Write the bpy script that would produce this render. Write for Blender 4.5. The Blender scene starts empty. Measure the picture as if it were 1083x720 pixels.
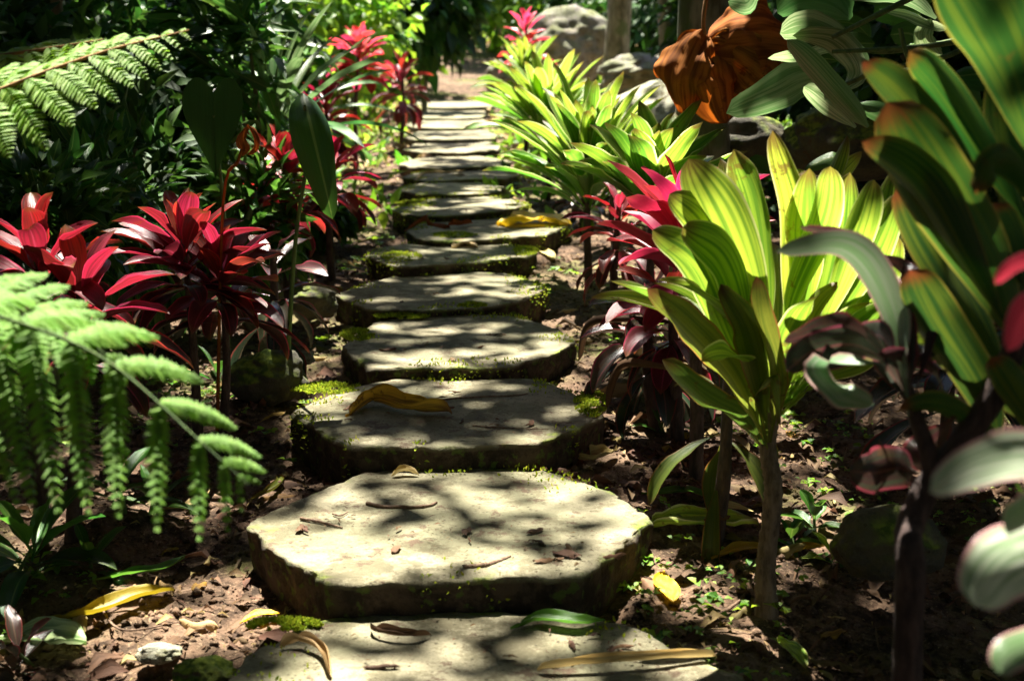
import bpy, math, random
import numpy as np
from mathutils import Vector, noise, Matrix
R = math.radians
random.seed(7); rng = np.random.default_rng(7)
sc = bpy.context.scene
COL = sc.collection

# ------------------------------------------------------------------ camera maths
CH, PITCH, F = 0.87, R(11.0), 1504.0
FW = Vector((0, math.cos(PITCH), -math.sin(PITCH))); UP = Vector((0, math.sin(PITCH), math.cos(PITCH))); RT = Vector((1, 0, 0))
EYE = Vector((0, 0, CH))
def ray(px, py): return (FW + RT*((px-541.5)/F) + UP*((360-py)/F))
def at(px, py, Y):
    d = ray(px, py); return EYE + d*(Y/d.y)
def onz(px, py, z):
    d = ray(px, py); return EYE + d*((z-CH)/d.z)
def ang(py): return PITCH + math.atan((py-360)/F)
def sstep(a, b, x):
    t = min(1, max(0, (x-a)/(b-a))); return t*t*(3-2*t)

# ------------------------------------------------------------------ slab chain
S = []   # (z, outline px)
FF = [(647,613),(495,470),(400,388),(334,326),(288,278),(257,251),(233,226),(209,205),(193.5,190.5),(180,176),(165,160.5),(150.5,147),(138,135),(127,124.5),(116.5,113)]
d1 = 2.0; h = d1*math.tan(ang(613)); h0 = d1*math.tan(ang(647))
H = [h0, h]; D = [1.35, d1]
for foot, fr in FF[1:]:
    d = h/math.tan(ang(foot)); h = d*math.tan(ang(fr)); H.append(h); D.append(d)
OUT = [
 [(228,735),(262,692),(330,656),(395,649),(480,647),(600,648),(672,662),(722,690),(790,716),(812,742),(700,800),(330,800)],
 [(262,556),(282,574),(347,618),(455,615),(612,609),(650,584),(690,549),(652,521),(592,499),(551,494),(453,494),(387,499),(329,522),(272,547)],
 [(306,436),(336,455),(369,472),(470,472),(569,469),(605,455),(641,438),(612,418),(571,401),(489,397),(413,401),(365,411),(318,430)],
 [(360,366),(390,388),(460,389),(541,387),(578,376),(610,362),(590,347),(548,334),(500,332),(432,333),(398,340),(372,358)],
 [(354,311),(372,320),(395,328),(450,328),(506,325),(545,319),(580,305),(560,296),(539,290),(502,287),(426,289),(395,298)],
 [(387,270),(402,277),(420,282),(470,280),(512,277),(551,272),(569,267),(539,258),(471,256),(422,258),(400,263)],
 [(430,244),(440,252),(462,255),(520,253),(575,249),(603,238),(575,232),(529,229),(470,231),(445,236)],
 [(414,222),(430,227),(471,228),(528,223),(560,216),(535,209),(488,207),(448,211)],
 [(421,200),(441,205),(488,206),(524,203),(536,198),(507,193),(464,193),(435,195)],
 [(424,187),(446,191),(500,190),(535,188),(550,184),(530,179),(490,178),(453,179)],
 [(421,173),(437,177),(490,177),(530,175),(541,171),(512,165),(453,165)],
 [(426,158),(448,161),(490,161),(527,158),(529,154),(521,150),(460,149),(438,152)],
 [(425,144),(441,148),(490,148),(524,146),(526,142),(512,137),(450,137)],
 [(429,132),(441,135.5),(480,136),(505,135),(515,131),(512,126),(441,126)],
 [(434,122),(440,125),(480,125),(508,124.5),(515,121),(514,116),(448,116)],
 [(431,107),(452,113.5),(500,114),(530,112),(546,110),(545,100),(500,99),(440,100)],
]
ZT = [CH-x for x in H]
MID = []
for z, o in zip(ZT, OUT):
    p = [onz(a, b, z) for a, b in o]; MID.append((sum(q.y for q in p)/len(p), sum(q.x for q in p)/len(p)))
MID[0] = (1.65, 0.0)
print('slab z', [round(z,3) for z in ZT]); print('slab y', [round(m[0],2) for m in MID])
YK = [0]+[m[0] for m in MID]+[24, 34, 80]; ZK = [ZT[0]-.03]+ZT+[ZT[-1]+1.2, ZT[-1]+2.8, ZT[-1]+16]
XK = [0]+[m[1] for m in MID]+[MID[-1][1]]*3
def zpath(y): return float(np.interp(y, YK, ZK))
def xpath(y): return float(np.interp(y, YK, XK))
def ghz(x, y, fine=True):
    dx = x-xpath(y)
    z = zpath(y)-.072+.01*sstep(2.5, 9, y)+.05*sstep(10,16,y)
    z += .95*sstep(-1.25, -3.4, dx)*(1-.6*sstep(9, 15, y)) + .5*sstep(-3.5,-9,dx)
    z += .75*sstep(1.35, 3.2, dx)*sstep(3.0, 5.0, y)*(1-.5*sstep(8, 14, y)) + .4*sstep(3.5,9,dx)
    z -= .05*sstep(.5,1.2,dx)*(1-sstep(2.4,3.4,y))
    if fine:
        v = Vector((x, y, 0)); a = min(1, 8/max(1, y))
        z += .035*noise.noise(v*2.1) + .02*noise.noise(v*6.3+Vector((9,0,3)))
        z += a*(.008*noise.noise(v*17)+.009*abs(noise.noise(v*37))+.006*abs(noise.noise(v*83))+.004*noise.noise(v*170))
    return z
def ground(px, py):
    d = ray(px, py); t = .5
    while t < 80:
        p = EYE+d*t
        if p.z < ghz(p.x, p.y, False): break
        t *= 1.004
    p = EYE+d*t; return Vector((p.x, p.y, ghz(p.x, p.y)))
def onground(px, Y):
    x = (px-541.5)/F*Y/math.cos(PITCH)*1.0
    return Vector((x, Y, ghz(x, Y)))

# ------------------------------------------------------------------ object helpers
def tag(o, label=None, cat=None, group=None, kind=None):
    if label: o['label'] = label
    if cat: o['category'] = cat
    if group: o['group'] = group
    if kind: o['kind'] = kind
    return o
def empty(name, loc):
    o = bpy.data.objects.new(name, None); COL.objects.link(o); o.location = loc; o.empty_display_size = .05; return o
def mesh_np(name, V, Fa, mat, uv=None, lc=None, parent=None, smooth=True):
    """V (n,3); Fa (m,k) uniform; uv per vertex (n,2); lc per vertex (n,3)"""
    V = np.asarray(V, dtype=np.float32); Fa = np.asarray(Fa, dtype=np.int32)
    me = bpy.data.meshes.new(name); n, (m, k) = len(V), Fa.shape
    me.vertices.add(n); me.vertices.foreach_set('co', V.ravel())
    me.loops.add(m*k); me.loops.foreach_set('vertex_index', Fa.ravel())
    me.polygons.add(m); me.polygons.foreach_set('loop_start', np.arange(0, m*k, k, dtype=np.int32))
    me.update(calc_edges=True)
    if smooth: me.polygons.foreach_set('use_smooth', np.ones(m, dtype=bool))
    if uv is not None:
        l = me.uv_layers.new(name='UVMap'); l.data.foreach_set('uv', np.asarray(uv, dtype=np.float32)[Fa.ravel()].ravel())
    if lc is not None:
        c = me.color_attributes.new('lc', 'FLOAT_COLOR', 'POINT')
        q = np.ones((n, 4), dtype=np.float32); q[:, :3] = lc; c.data.foreach_set('color', q.ravel())
    me.validate(); me.materials.append(mat)
    o = bpy.data.objects.new(name, me); COL.objects.link(o)
    if parent:
        o.parent = parent
        o.matrix_parent_inverse = Matrix.Translation(parent.location).inverted()
    return o

class MB:
    """collects quad grids"""
    def __init__(s): s.V = []; s.F = []; s.U = []; s.L = []; s.n = 0
    def grid(s, P, uv, lc, close=False):
        a, b = P.shape[:2]
        s.V.append(P.reshape(-1, 3)); s.U.append(uv.reshape(-1, 2)); s.L.append(np.tile(np.asarray(lc, float), (a*b, 1)))
        i, j = np.meshgrid(np.arange(a-1), np.arange(b if close else b-1), indexing='ij')
        j2 = (j+1) % b
        q = np.stack([i*b+j, i*b+j2, (i+1)*b+j2, (i+1)*b+j], -1).reshape(-1, 4)+s.n
        s.F.append(q); s.n += a*b
    def build(s, name, mat, parent=None):
        return mesh_np(name, np.concatenate(s.V), np.concatenate(s.F), mat, np.concatenate(s.U), np.concatenate(s.L), parent)

def catmull(P, n):
    P = [np.array(p, float) for p in P]; P = [2*P[0]-P[1]]+P+[2*P[-1]-P[-2]]; m = len(P)-3; out = []
    for t in np.linspace(0, m-1e-6, n):
        i = int(t); u = t-i; a, b, c, d = P[i:i+4]
        out.append(.5*((2*b)+(-a+c)*u+(2*a-5*b+4*c-d)*u*u+(-a+3*b-3*c+d)*u**3))
    return np.array(out)
def norm(a): return a/np.maximum(1e-9, np.linalg.norm(a, axis=-1, keepdims=True))
def leafprof(t, pet=.14, sharp=.75, peak=.5):
    w = np.where(t < pet, .13+.05*(t/pet), 0)
    u = np.clip((t-pet)/(1-pet), 0, 1)
    k = peak/(1-peak)
    b = (u**(k*sharp*1.0))*((1-u)**(sharp)); mx = (peak**(k*sharp))*((1-peak)**sharp)
    return np.maximum(w*(1-u)**.5, b/mx)
def ribbon(mb, path, side, W, lc, pet=.14, sharp=.75, peak=.5, cup=.35, wav=.06, n=16, m=7, roll=0, seed=0, twist=0, curl=0, wr=0):
    """a leaf blade along path; side: vector(s) across it"""
    C = catmull(path, n); T = norm(np.gradient(C, axis=0)); t = np.linspace(0, 1, n)
    side = np.broadcast_to(np.asarray(side, float), C.shape)
    Sd = norm(side-(side*T).sum(1, keepdims=True)*T); N = np.cross(Sd, T)
    a = (roll+twist*t)[:, None]; Sd, N = Sd*np.cos(a)+N*np.sin(a), N*np.cos(a)-Sd*np.sin(a)
    w = W*.5*leafprof(t, pet, sharp, peak)
    u = np.linspace(-1, 1, m)
    rr = np.random.default_rng(seed+11); w = w*(1+.05*np.sin(t*rr.uniform(5,9)+rr.uniform(0,6))); ph = rr.uniform(0, 6.28, 4); fr = rr.uniform(7, 13, 2)
    wave = np.stack([np.sin(t*fr[0]+ph[0])+.5*np.sin(t*fr[0]*2.3+ph[2]), np.sin(t*fr[1]+ph[1])+.5*np.sin(t*fr[1]*2.1+ph[3])], 0)
    U = u[None, :]; au = np.abs(U)
    wv = np.where(U < 0, wave[0][:, None], wave[1][:, None])*wav*W*au**2*(w/(W*.5))[:, None]
    cc = (cup+curl*t)[:, None]
    P = C[:, None, :]+Sd[:, None, :]*(w[:, None]*U*np.cos(cc*au))[..., None]+N[:, None, :]*(w[:, None]*au*np.sin(cc*au**.7)+wv)[..., None]
    if wr:
        for i in range(n):
            for j in range(m): P[i, j] += N[i]*wr*W*(noise.noise(Vector((u[j]*2.2+seed, t[i]*4, seed*.7)))+.45*noise.noise(Vector((u[j]*6+seed, t[i]*9, 3))))
    uv = np.stack([np.broadcast_to((U+1)/2, (n, m)), np.broadcast_to(t[:, None], (n, m))], -1)
    mb.grid(P, uv, lc)
def tube(mb, path, radii, lc=(.5,.5,.5), n=None, k=8, bump=0, seed=0):
    n = n or max(4, len(path)*4)
    C = catmull(path, n); T = norm(np.gradient(C, axis=0))
    r = np.interp(np.linspace(0, 1, n), np.linspace(0, 1, len(radii)), radii)
    ref = np.array([.3, .9, .1]); 
    if abs(T[0]@ref) > .9: ref = np.array([1., 0, 0])
    A = norm(np.cross(T, ref)); B = np.cross(T, A); th = np.linspace(0, 2*math.pi, k, endpoint=False)
    rr = r[:, None]*(1+bump*np.random.default_rng(seed).normal(0, 1, (n, k)))
    P = C[:, None]+rr[..., None]*(A[:, None]*np.cos(th)[None, :, None]+B[:, None]*np.sin(th)[None, :, None])
    uv = np.stack(np.meshgrid(np.linspace(0, 1, n), th/6.28, indexing='ij')[::-1], -1)
    mb.grid(P, uv, lc, close=True)
def cards(C, Dr, N, L, W, fold=.25, bend=.15, lc=None):
    """many small pointed leaves: arrays of base point, direction, normal, length, width -> V, F, UV"""
    n = len(C); Dr = norm(Dr); Sd = norm(np.cross(Dr, N)); N = np.cross(Sd, Dr); L = np.broadcast_to(L, n)[:, None]; W = np.broadcast_to(W, n)[:, None]
    b = C; tip = C+Dr*L-N*L*bend; m = C+Dr*L*.42+N*L*bend*.25
    l = m-Sd*W*.5+N*W*fold; r = m+Sd*W*.5+N*W*fold
    m2 = C+Dr*L*.75-N*L*bend*.4; l2 = m2-Sd*W*.3+N*W*fold*.6; r2 = m2+Sd*W*.3+N*W*fold*.6
    V = np.stack([b, l, m, r, l2, m2, r2, tip], 1).reshape(-1, 3)
    f = np.array([[0,2,1,1],[0,3,2,2],[1,2,5,4],[2,3,6,5],[4,5,7,7],[5,6,7,7]])
    tri = np.array([[0,2,1],[0,3,2],[1,2,5],[1,5,4],[2,3,6],[2,6,5],[4,5,7],[5,6,7]])
    Fa = (tri[None]+np.arange(n)[:, None, None]*8).reshape(-1, 3)
    uv = np.tile(np.array([[.5,0],[0,.42],[.5,.42],[1,.42],[.15,.75],[.5,.75],[.85,.75],[.5,1]]), (n, 1))
    if lc is None: lc = rng.uniform(0, 1, (n, 3))
    return V, Fa, uv, np.repeat(lc, 8, axis=0)
def cards_obj(name, mat, *a, parent=None, **k):
    V, Fa, uv, lc = cards(*a, **k); return mesh_np(name, V, Fa, mat, uv, lc, parent)
def rdir(n, zs=1.0):
    v = rng.normal(0, 1, (n, 3)); v[:, 2] *= zs; return norm(v)

# ------------------------------------------------------------------ materials
def nodes(name):
    m = bpy.data.materials.new(name); m.use_nodes = True; nt = m.node_tree; nt.nodes.clear()
    out = nt.nodes.new('ShaderNodeOutputMaterial'); return m, nt, out
class G:
    def __init__(s, nt): s.nt = nt
    def n(s, t, **k):
        x = s.nt.nodes.new(t)
        for a, b in k.items():
            if a.startswith('i_'): s.put(x.inputs[a[2:].replace('_', ' ')], b)
            else: setattr(x, a, b)
        return x
    def put(s, inp, v):
        if isinstance(v, bpy.types.NodeSocket): s.nt.links.new(v, inp)
        elif isinstance(v, tuple) and len(v) == 3 and inp.type == 'RGBA': inp.default_value = (*v, 1)
        else: inp.default_value = v
    def math(s, op, a, b=0, c=0, clamp=False):
        x = s.nt.nodes.new('ShaderNodeMath'); x.operation = op; x.use_clamp = clamp
        s.put(x.inputs[0], a); s.put(x.inputs[1], b); s.put(x.inputs[2], c); return x.outputs[0]
    def mix(s, f, a, b, mode='MIX'):
        x = s.nt.nodes.new('ShaderNodeMix'); x.data_type = 'RGBA'; x.blend_type = mode
        s.put(x.inputs[0], f); s.put(x.inputs[6], a); s.put(x.inputs[7], b); return x.outputs[2]
    def ss(s, x, a, b, lo=0., hi=1.):
        q = s.nt.nodes.new('ShaderNodeMapRange'); q.interpolation_type = 'SMOOTHSTEP'
        s.put(q.inputs['Value'], x); q.inputs['From Min'].default_value = a; q.inputs['From Max'].default_value = b
        q.inputs['To Min'].default_value = lo; q.inputs['To Max'].default_value = hi; return q.outputs[0]
    def noise(s, vec, scale, det=4, rough=.55, out=0):
        q = s.nt.nodes.new('ShaderNodeTexNoise'); s.put(q.inputs['Vector'], vec); q.inputs['Scale'].default_value = scale
        q.inputs['Detail'].default_value = det; q.inputs['Roughness'].default_value = rough; return q.outputs[out]
    def comb(s, x, y, z=0):
        q = s.nt.nodes.new('ShaderNodeCombineXYZ'); s.put(q.inputs[0], x); s.put(q.inputs[1], y); s.put(q.inputs[2], z); return q.outputs[0]
    def pos(s): return s.nt.nodes.new('ShaderNodeNewGeometry').outputs['Position']
def leafmat(name, young, old, margin=None, streak=None, streakf=.5, rib=None, tr=.4, rough=.4, tcol=None, mw=.1, spots=.0, spotc=(.16,.08,.02), tip=0, spec=.4):
    m, nt, out = nodes(name); g = G(nt)
    uv = g.n('ShaderNodeUVMap').outputs[0]; sx = g.n('ShaderNodeSeparateXYZ'); g.put(sx.inputs[0], uv); X, Y = sx.outputs[0], sx.outputs[1]
    at_ = g.n('ShaderNodeAttribute', attribute_name='lc'); sl = g.n('ShaderNodeSeparateColor'); g.put(sl.inputs[0], at_.outputs['Color'])
    rnd, age, r2 = sl.outputs[0], sl.outputs[1], sl.outputs[2]
    e = g.math('ABSOLUTE', g.math('MULTIPLY_ADD', X, 2, -1))
    col = g.mix(age, young, old)
    vn = g.noise(g.comb(g.math('MULTIPLY', X, 9), g.math('MULTIPLY', Y, .8), g.math('MULTIPLY', rnd, 40)), 1.4, 3)
    fine = g.noise(g.comb(g.math('MULTIPLY', X, 34), g.math('MULTIPLY', Y, 1.2), g.math('MULTIPLY', r2, 40)), 1.5, 2)
    if streak: col = g.mix(g.math('MULTIPLY', g.ss(vn, .42, .6), streakf), col, streak)
    col = g.mix(g.ss(fine, .35, .7, 0., .35), col, g.mix(1.0, col, (.5,.55,.5), 'MULTIPLY'))
    if rib: col = g.mix(g.ss(e, .03, .09, .7, 0.), col, rib)
    if margin: col = g.mix(g.math('MULTIPLY', g.ss(e, 1-mw*1.6, 1-mw*.3), .85), col, margin)
    P = g.pos()
    if spots:
        sp = g.noise(P, 34, 4, .7); sp2 = g.noise(P, 9, 2)
        f = g.math('MULTIPLY', g.ss(sp, .56, .64), g.ss(sp2, .45, .62)); col = g.mix(g.math('MULTIPLY', f, spots), col, spotc)
    if tip: col = g.mix(g.math('MULTIPLY', g.ss(g.math('ADD', Y, g.math('MULTIPLY', vn, .15)), .93, 1.06), tip), col, spotc)
    hs = g.n('ShaderNodeHueSaturation'); g.put(hs.inputs['Color'], col); g.put(hs.inputs['Value'], g.math('MULTIPLY_ADD', r2, .75, .6)); g.put(hs.inputs['Hue'], g.math('MULTIPLY_ADD', rnd, .045, .4775)); col = hs.outputs[0]
    p = g.n('ShaderNodeBsdfPrincipled'); g.put(p.inputs['Base Color'], col); p.inputs['Roughness'].default_value = rough; p.inputs['Specular IOR Level'].default_value = spec
    b = g.n('ShaderNodeBump'); b.inputs['Strength'].default_value = .35; b.inputs['Distance'].default_value = .002; g.put(b.inputs['Height'], g.math('ADD', fine, vn)); g.put(p.inputs['Normal'], b.outputs[0])
    t = g.n('ShaderNodeBsdfTranslucent'); g.put(t.inputs['Color'], g.mix(1.0, col, tcol or (1, 1, 1), 'MULTIPLY') if tcol else col)
    ms = g.n('ShaderNodeMixShader'); ms.inputs[0].default_value = tr; nt.links.new(p.outputs[0], ms.inputs[1]); nt.links.new(t.outputs[0], ms.inputs[2]); nt.links.new(ms.outputs[0], out.inputs[0])
    return m
M = {}
M['yg'] = leafmat('variegated_leaf', (.50,.64,.06), (.14,.31,.02), margin=(.72,.74,.30), streak=(.08,.22,.018), streakf=.75, rib=(.09,.22,.02), tr=.58, rough=.38, spots=.7, tip=.8, mw=.09)
M['olive'] = leafmat('ageing_leaf', (.24,.26,.03), (.10,.15,.02), margin=(.3,.12,.03), streak=(.05,.10,.012), streakf=.6, tr=.4, rough=.42, spots=.8, spotc=(.10,.045,.012), tip=1)
M['dkgreen'] = leafmat('dark_leaf', (.05,.15,.02), (.018,.06,.012), margin=(.30,.26,.04), streak=(.16,.22,.02), streakf=.5, tr=.4, rough=.36, spots=.4, mw=.07, tip=.8, spotc=(.22,.05,.015))
M['red'] = leafmat('crimson_leaf', (.60,.03,.06), (.026,.016,.012), margin=(.5,.04,.08), streak=(.10,.02,.015), streakf=.65, rib=(.35,.05,.08), tr=.4, rough=.38, tcol=(1,.6,.6), mw=.1, spec=.5, spots=.5, tip=.8)
M['pink'] = leafmat('pink_leaf', (.85,.10,.16), (.26,.015,.035), margin=(.9,.22,.3), streak=(.5,.02,.06), streakf=.5, tr=.4, rough=.4, tcol=(1,.7,.7))
M['maroon'] = leafmat('maroon_leaf', (.10,.022,.03), (.028,.045,.024), margin=(.30,.04,.05), streak=(.035,.07,.035), streakf=.6, rib=(.2,.08,.06), tr=.25, rough=.27, mw=.12, spec=.7, spots=.4)
M['greypink'] = leafmat('striped_leaf', (.60,.66,.50), (.09,.17,.06), margin=(.6,.3,.3), streak=(.10,.24,.07), streakf=.8, tr=.3, rough=.3, mw=.12, spec=.6)
M['green'] = leafmat('green_leaf', (.10,.24,.025), (.03,.095,.015), streak=(.05,.13,.015), streakf=.4, rib=(.2,.3,.06), tr=.42, rough=.35)
M['pale'] = leafmat('pale_leaf', (.42,.52,.25), (.10,.22,.05), streak=(.06,.17,.03), streakf=.7, tr=.4, rough=.35)
M['magenta'] = leafmat('magenta_leaf', (.74,.05,.13), (.13,.012,.03), margin=(.7,.1,.2), streak=(.35,.02,.06), streakf=.5, tr=.42, rough=.4, tcol=(1,.6,.7), tip=.5)
M['fernlow'] = leafmat('low_fern_leaf', (.26,.48,.06), (.16,.36,.04), tr=.45, rough=.55, tcol=(.9,1,.5))
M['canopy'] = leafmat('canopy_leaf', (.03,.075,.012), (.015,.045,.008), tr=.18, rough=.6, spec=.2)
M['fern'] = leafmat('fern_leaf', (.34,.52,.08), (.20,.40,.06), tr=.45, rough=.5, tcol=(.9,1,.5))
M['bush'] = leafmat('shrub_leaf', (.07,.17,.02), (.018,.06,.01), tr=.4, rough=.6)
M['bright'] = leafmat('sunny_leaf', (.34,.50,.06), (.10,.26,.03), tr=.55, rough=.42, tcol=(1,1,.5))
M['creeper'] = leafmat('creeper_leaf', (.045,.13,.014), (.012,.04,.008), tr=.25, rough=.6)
M['yellow'] = leafmat('yellow_leaf', (.80,.52,.015), (.55,.36,.02), streak=(.6,.36,.02), tr=.3, rough=.45, spots=.5, tip=.6)
M['dry'] = leafmat('dry_leaf', (.21,.12,.06), (.085,.045,.022), streak=(.07,.035,.015), tr=.15, rough=.7, spots=.4, spec=.2)
M['tan'] = leafmat('tan_leaf', (.50,.37,.16), (.32,.22,.08), streak=(.25,.15,.05), tr=.2, rough=.6, spots=.4, spec=.2)
M['rust'] = leafmat('withered_leaf', (.46,.17,.035), (.30,.10,.02), streak=(.10,.03,.01), streakf=.7, tr=.3, rough=.8, spots=.6, spotc=(.05,.016,.006), tcol=(1,.6,.3), spec=.1)

def barkmat(name, a, b, scale=30, moss=0.):
    m, nt, out = nodes(name); g = G(nt); P = g.pos()
    mp = g.n('ShaderNodeMapping'); g.put(mp.inputs[0], P); mp.inputs['Scale'].default_value = (1, 1, .28)
    n1 = g.noise(mp.outputs[0], scale, 6, .65); n2 = g.noise(P, 7, 3)
    c = g.mix(g.ss(n1, .35, .65), a, b)
    c = g.mix(g.ss(n2, .5, .62, 0., moss), c, (.07,.12,.02))
    p = g.n('ShaderNodeBsdfPrincipled'); g.put(p.inputs['Base Color'], c); p.inputs['Roughness'].default_value = .85
    bm = g.n('ShaderNodeBump'); bm.inputs['Strength'].default_value = .8; bm.inputs['Distance'].default_value = .006; g.put(bm.inputs['Height'], n1); g.put(p.inputs['Normal'], bm.outputs[0])
    nt.links.new(p.outputs[0], out.inputs[0]); return m
M['bark'] = barkmat('bark', (.10,.085,.05), (.28,.25,.17), 26, .6)
M['stem'] = barkmat('plant_stem', (.09,.06,.035), (.24,.17,.11), 90)
M['cane'] = barkmat('dark_cane', (.03,.018,.014), (.09,.055,.045), 90)
M['rachis'] = barkmat('frond_stalk', (.22,.10,.03), (.36,.17,.05), 60)
M['gstalk'] = barkmat('green_stalk', (.06,.11,.03), (.13,.2,.05), 60)
M['twig'] = barkmat('twig_bark', (.10,.055,.03), (.24,.15,.09), 120)
M['wood'] = barkmat('weathered_wood', (.14,.13,.12), (.34,.32,.29), 40)

def soilmat():
    m, nt, out = nodes('soil'); g = G(nt); P = g.pos()
    a = g.noise(P, 3, 5); b = g.noise(P, 28, 6, .7); c = g.noise(P, 130, 3, .7)
    col = g.mix(g.ss(b, .35, .68), (.028,.018,.011), (.17,.105,.066))
    col = g.mix(g.ss(a, .45, .7, 0., .6), col, (.24,.16,.10))
    col = g.mix(g.ss(c, .58, .66, 0., .6), col, (.30,.21,.13)); col = g.mix(g.ss(c, .42, .34, 0., .7), col, (.02,.012,.008))
    gr = g.noise(P, 1.7, 4); sy = g.n('ShaderNodeSeparateXYZ'); g.put(sy.inputs[0], P)
    col = g.mix(g.math('MULTIPLY', g.ss(gr, .5, .62, 0., .55), g.ss(b, .4, .6)), col, (.10,.15,.025))
    p = g.n('ShaderNodeBsdfPrincipled'); g.put(p.inputs['Base Color'], col); p.inputs['Roughness'].default_value = .95; p.inputs['Specular IOR Level'].default_value = .15
    bm = g.n('ShaderNodeBump'); bm.inputs['Strength'].default_value = 1; bm.inputs['Distance'].default_value = .008; g.put(bm.inputs['Height'], g.math('ADD', b, g.math('MULTIPLY', c, .5))); g.put(p.inputs['Normal'], bm.outputs[0])
    nt.links.new(p.outputs[0], out.inputs[0]); return m
M['soil'] = soilmat()
def stonemat(name, base=(.34,.305,.20), dark=(.13,.115,.07), moss=1., useattr=True):
    m, nt, out = nodes(name); g = G(nt); P = g.pos()
    big = g.noise(P, 4.5, 4); mid = g.noise(P, 22, 6, .7); fine = g.noise(P, 240, 3, .8); sp = g.noise(P, 75, 3)
    col = g.mix(g.ss(big, .42, .6, 0., .8), base, (base[0]*.52, base[1]*.58, base[2]*.5)); col = g.mix(g.ss(g.noise(P, 52, 5, .8), .55, .66, 0., .6), col, (base[0]*1.25, base[1]*1.22, base[2]*1.2))
    col = g.mix(g.ss(mid, .5, .7, 0., .7), col, dark); col = g.mix(g.ss(g.noise(P, 11, 7, .75), .5, .62, 0., .5), col, (.17,.16,.09))
    col = g.mix(g.ss(sp, .62, .7, 0., .5), col, (.10,.08,.05)); col = g.mix(g.ss(fine, .3, .7, 0., .65), col, (base[0]*.55, base[1]*.55, base[2]*.5))
    col = g.mix(g.ss(g.noise(P, 6.3, 9, .78), .50, .57, 0., .75), col, (.115,.10,.055))
    col = g.mix(g.ss(g.noise(P, 16, 9, .8), .56, .60, 0., .8), col, (.10,.06,.038))
    vo = g.n('ShaderNodeTexVoronoi'); g.put(vo.inputs['Vector'], P); vo.inputs['Scale'].default_value = 85; pit = g.ss(vo.outputs['Distance'], .12, .3)
    col = g.mix(g.math('MULTIPLY', g.math('SUBTRACT', 1, pit), g.ss(mid, .45, .6)), col, (.06,.05,.03))
    ge = g.n('ShaderNodeNewGeometry'); sn = g.n('ShaderNodeSeparateXYZ'); g.put(sn.inputs[0], ge.outputs['Normal'])
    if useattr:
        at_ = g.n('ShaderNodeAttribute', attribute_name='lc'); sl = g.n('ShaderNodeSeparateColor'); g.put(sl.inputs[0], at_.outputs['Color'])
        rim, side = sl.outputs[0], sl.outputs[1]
        side_shade = g.mix(g.ss(mid, .4, .6), (.022,.016,.011), (.075,.052,.034)); side_shade = g.mix(g.ss(g.noise(P, 48, 4), .55, .63, 0., .6), side_shade, (.09,.15,.02))  # soil and moss on the sides, darkened further to paint in the risers' shade
        col = g.mix(side, col, side_shade)
        mf = g.math('MULTIPLY', g.ss(g.math('ADD', rim, g.math('MULTIPLY', g.noise(P, 9, 5, .6), .9)), 1.45, 1.60), moss)
        mossc = g.mix(g.ss(g.noise(P, 90, 3), .35, .65), (.07,.12,.012), (.26,.33,.03))
        col = g.mix(g.math('MULTIPLY', mf, g.math('SUBTRACT', 1, side)), col, mossc)
    else:
        mossc = g.mix(g.ss(g.noise(P, 60, 3), .35, .65), (.06,.10,.012), (.22,.28,.03))
        col = g.mix(g.math('MULTIPLY', g.math('MULTIPLY', g.ss(g.noise(P, 7, 5), .4, .55), g.ss(sn.outputs[2], .1, .6)), moss), col, mossc)
    p = g.n('ShaderNodeBsdfPrincipled'); g.put(p.inputs['Base Color'], col); p.inputs['Roughness'].default_value = .9; p.inputs['Specular IOR Level'].default_value = .25
    bm = g.n('ShaderNodeBump'); bm.inputs['Strength'].default_value = 1.; bm.inputs['Distance'].default_value = .006; g.put(bm.inputs['Height'], g.math('ADD', g.math('ADD', mid, g.math('MULTIPLY', sp, .6)), g.math('MULTIPLY', fine, .6))); g.put(p.inputs['Normal'], bm.outputs[0])
    nt.links.new(p.outputs[0], out.inputs[0]); return m
M['slab'] = stonemat('concrete_slab')
M['curl'] = leafmat('browning_leaf', (.55,.33,.03), (.30,.17,.03), streak=(.18,.09,.02), streakf=.8, tr=.25, rough=.6, spots=.9, tip=1, spec=.2)
M['rock'] = stonemat('boulder_stone', (.30,.27,.24), (.10,.09,.08), .35, False)
M['palerock'] = stonemat('pale_stone', (.55,.52,.42), (.35,.32,.25), .15, False)
M['mossrock'] = stonemat('mossy_stone', (.10,.09,.07), (.03,.028,.02), 1., False)
M['moss'] = leafmat('moss_tuft', (.48,.54,.04), (.22,.32,.02), tr=.35, rough=.7, spec=.1)

# ------------------------------------------------------------------ ground
def axis(segs):
    o = [segs[0][0]]
    for a, b, st in segs: o += list(np.linspace(a, b, max(2, int(round((b-a)/st))+1))[1:])
    return o
xs = axis([(-45,-12,3),(-12,-4,.5),(-4,-1.8,.1),(-1.8,-1.0,.03),(-1.0,1.3,.014),(1.3,2.2,.04),(2.2,5,.15),(5,12,.6),(12,45,3)])
ys = axis([(-10,.8,.6),(.8,1.5,.03),(1.5,4.2,.014),(4.2,7,.03),(7,12,.07),(12,22,.2),(22,85,1.6)])
V = np.array([(x, y, ghz(x, y)) for y in ys for x in xs]); nx, ny = len(xs), len(ys)
i, j = np.meshgrid(np.arange(ny-1), np.arange(nx-1), indexing='ij')
Fa = np.stack([i*nx+j, i*nx+j+1, (i+1)*nx+j+1, (i+1)*nx+j], -1).reshape(-1, 4)
tag(mesh_np('ground', V, Fa, M['soil']), 'brown garden soil with humus and crumbs', kind='structure')
print('ground verts', len(V))

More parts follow.
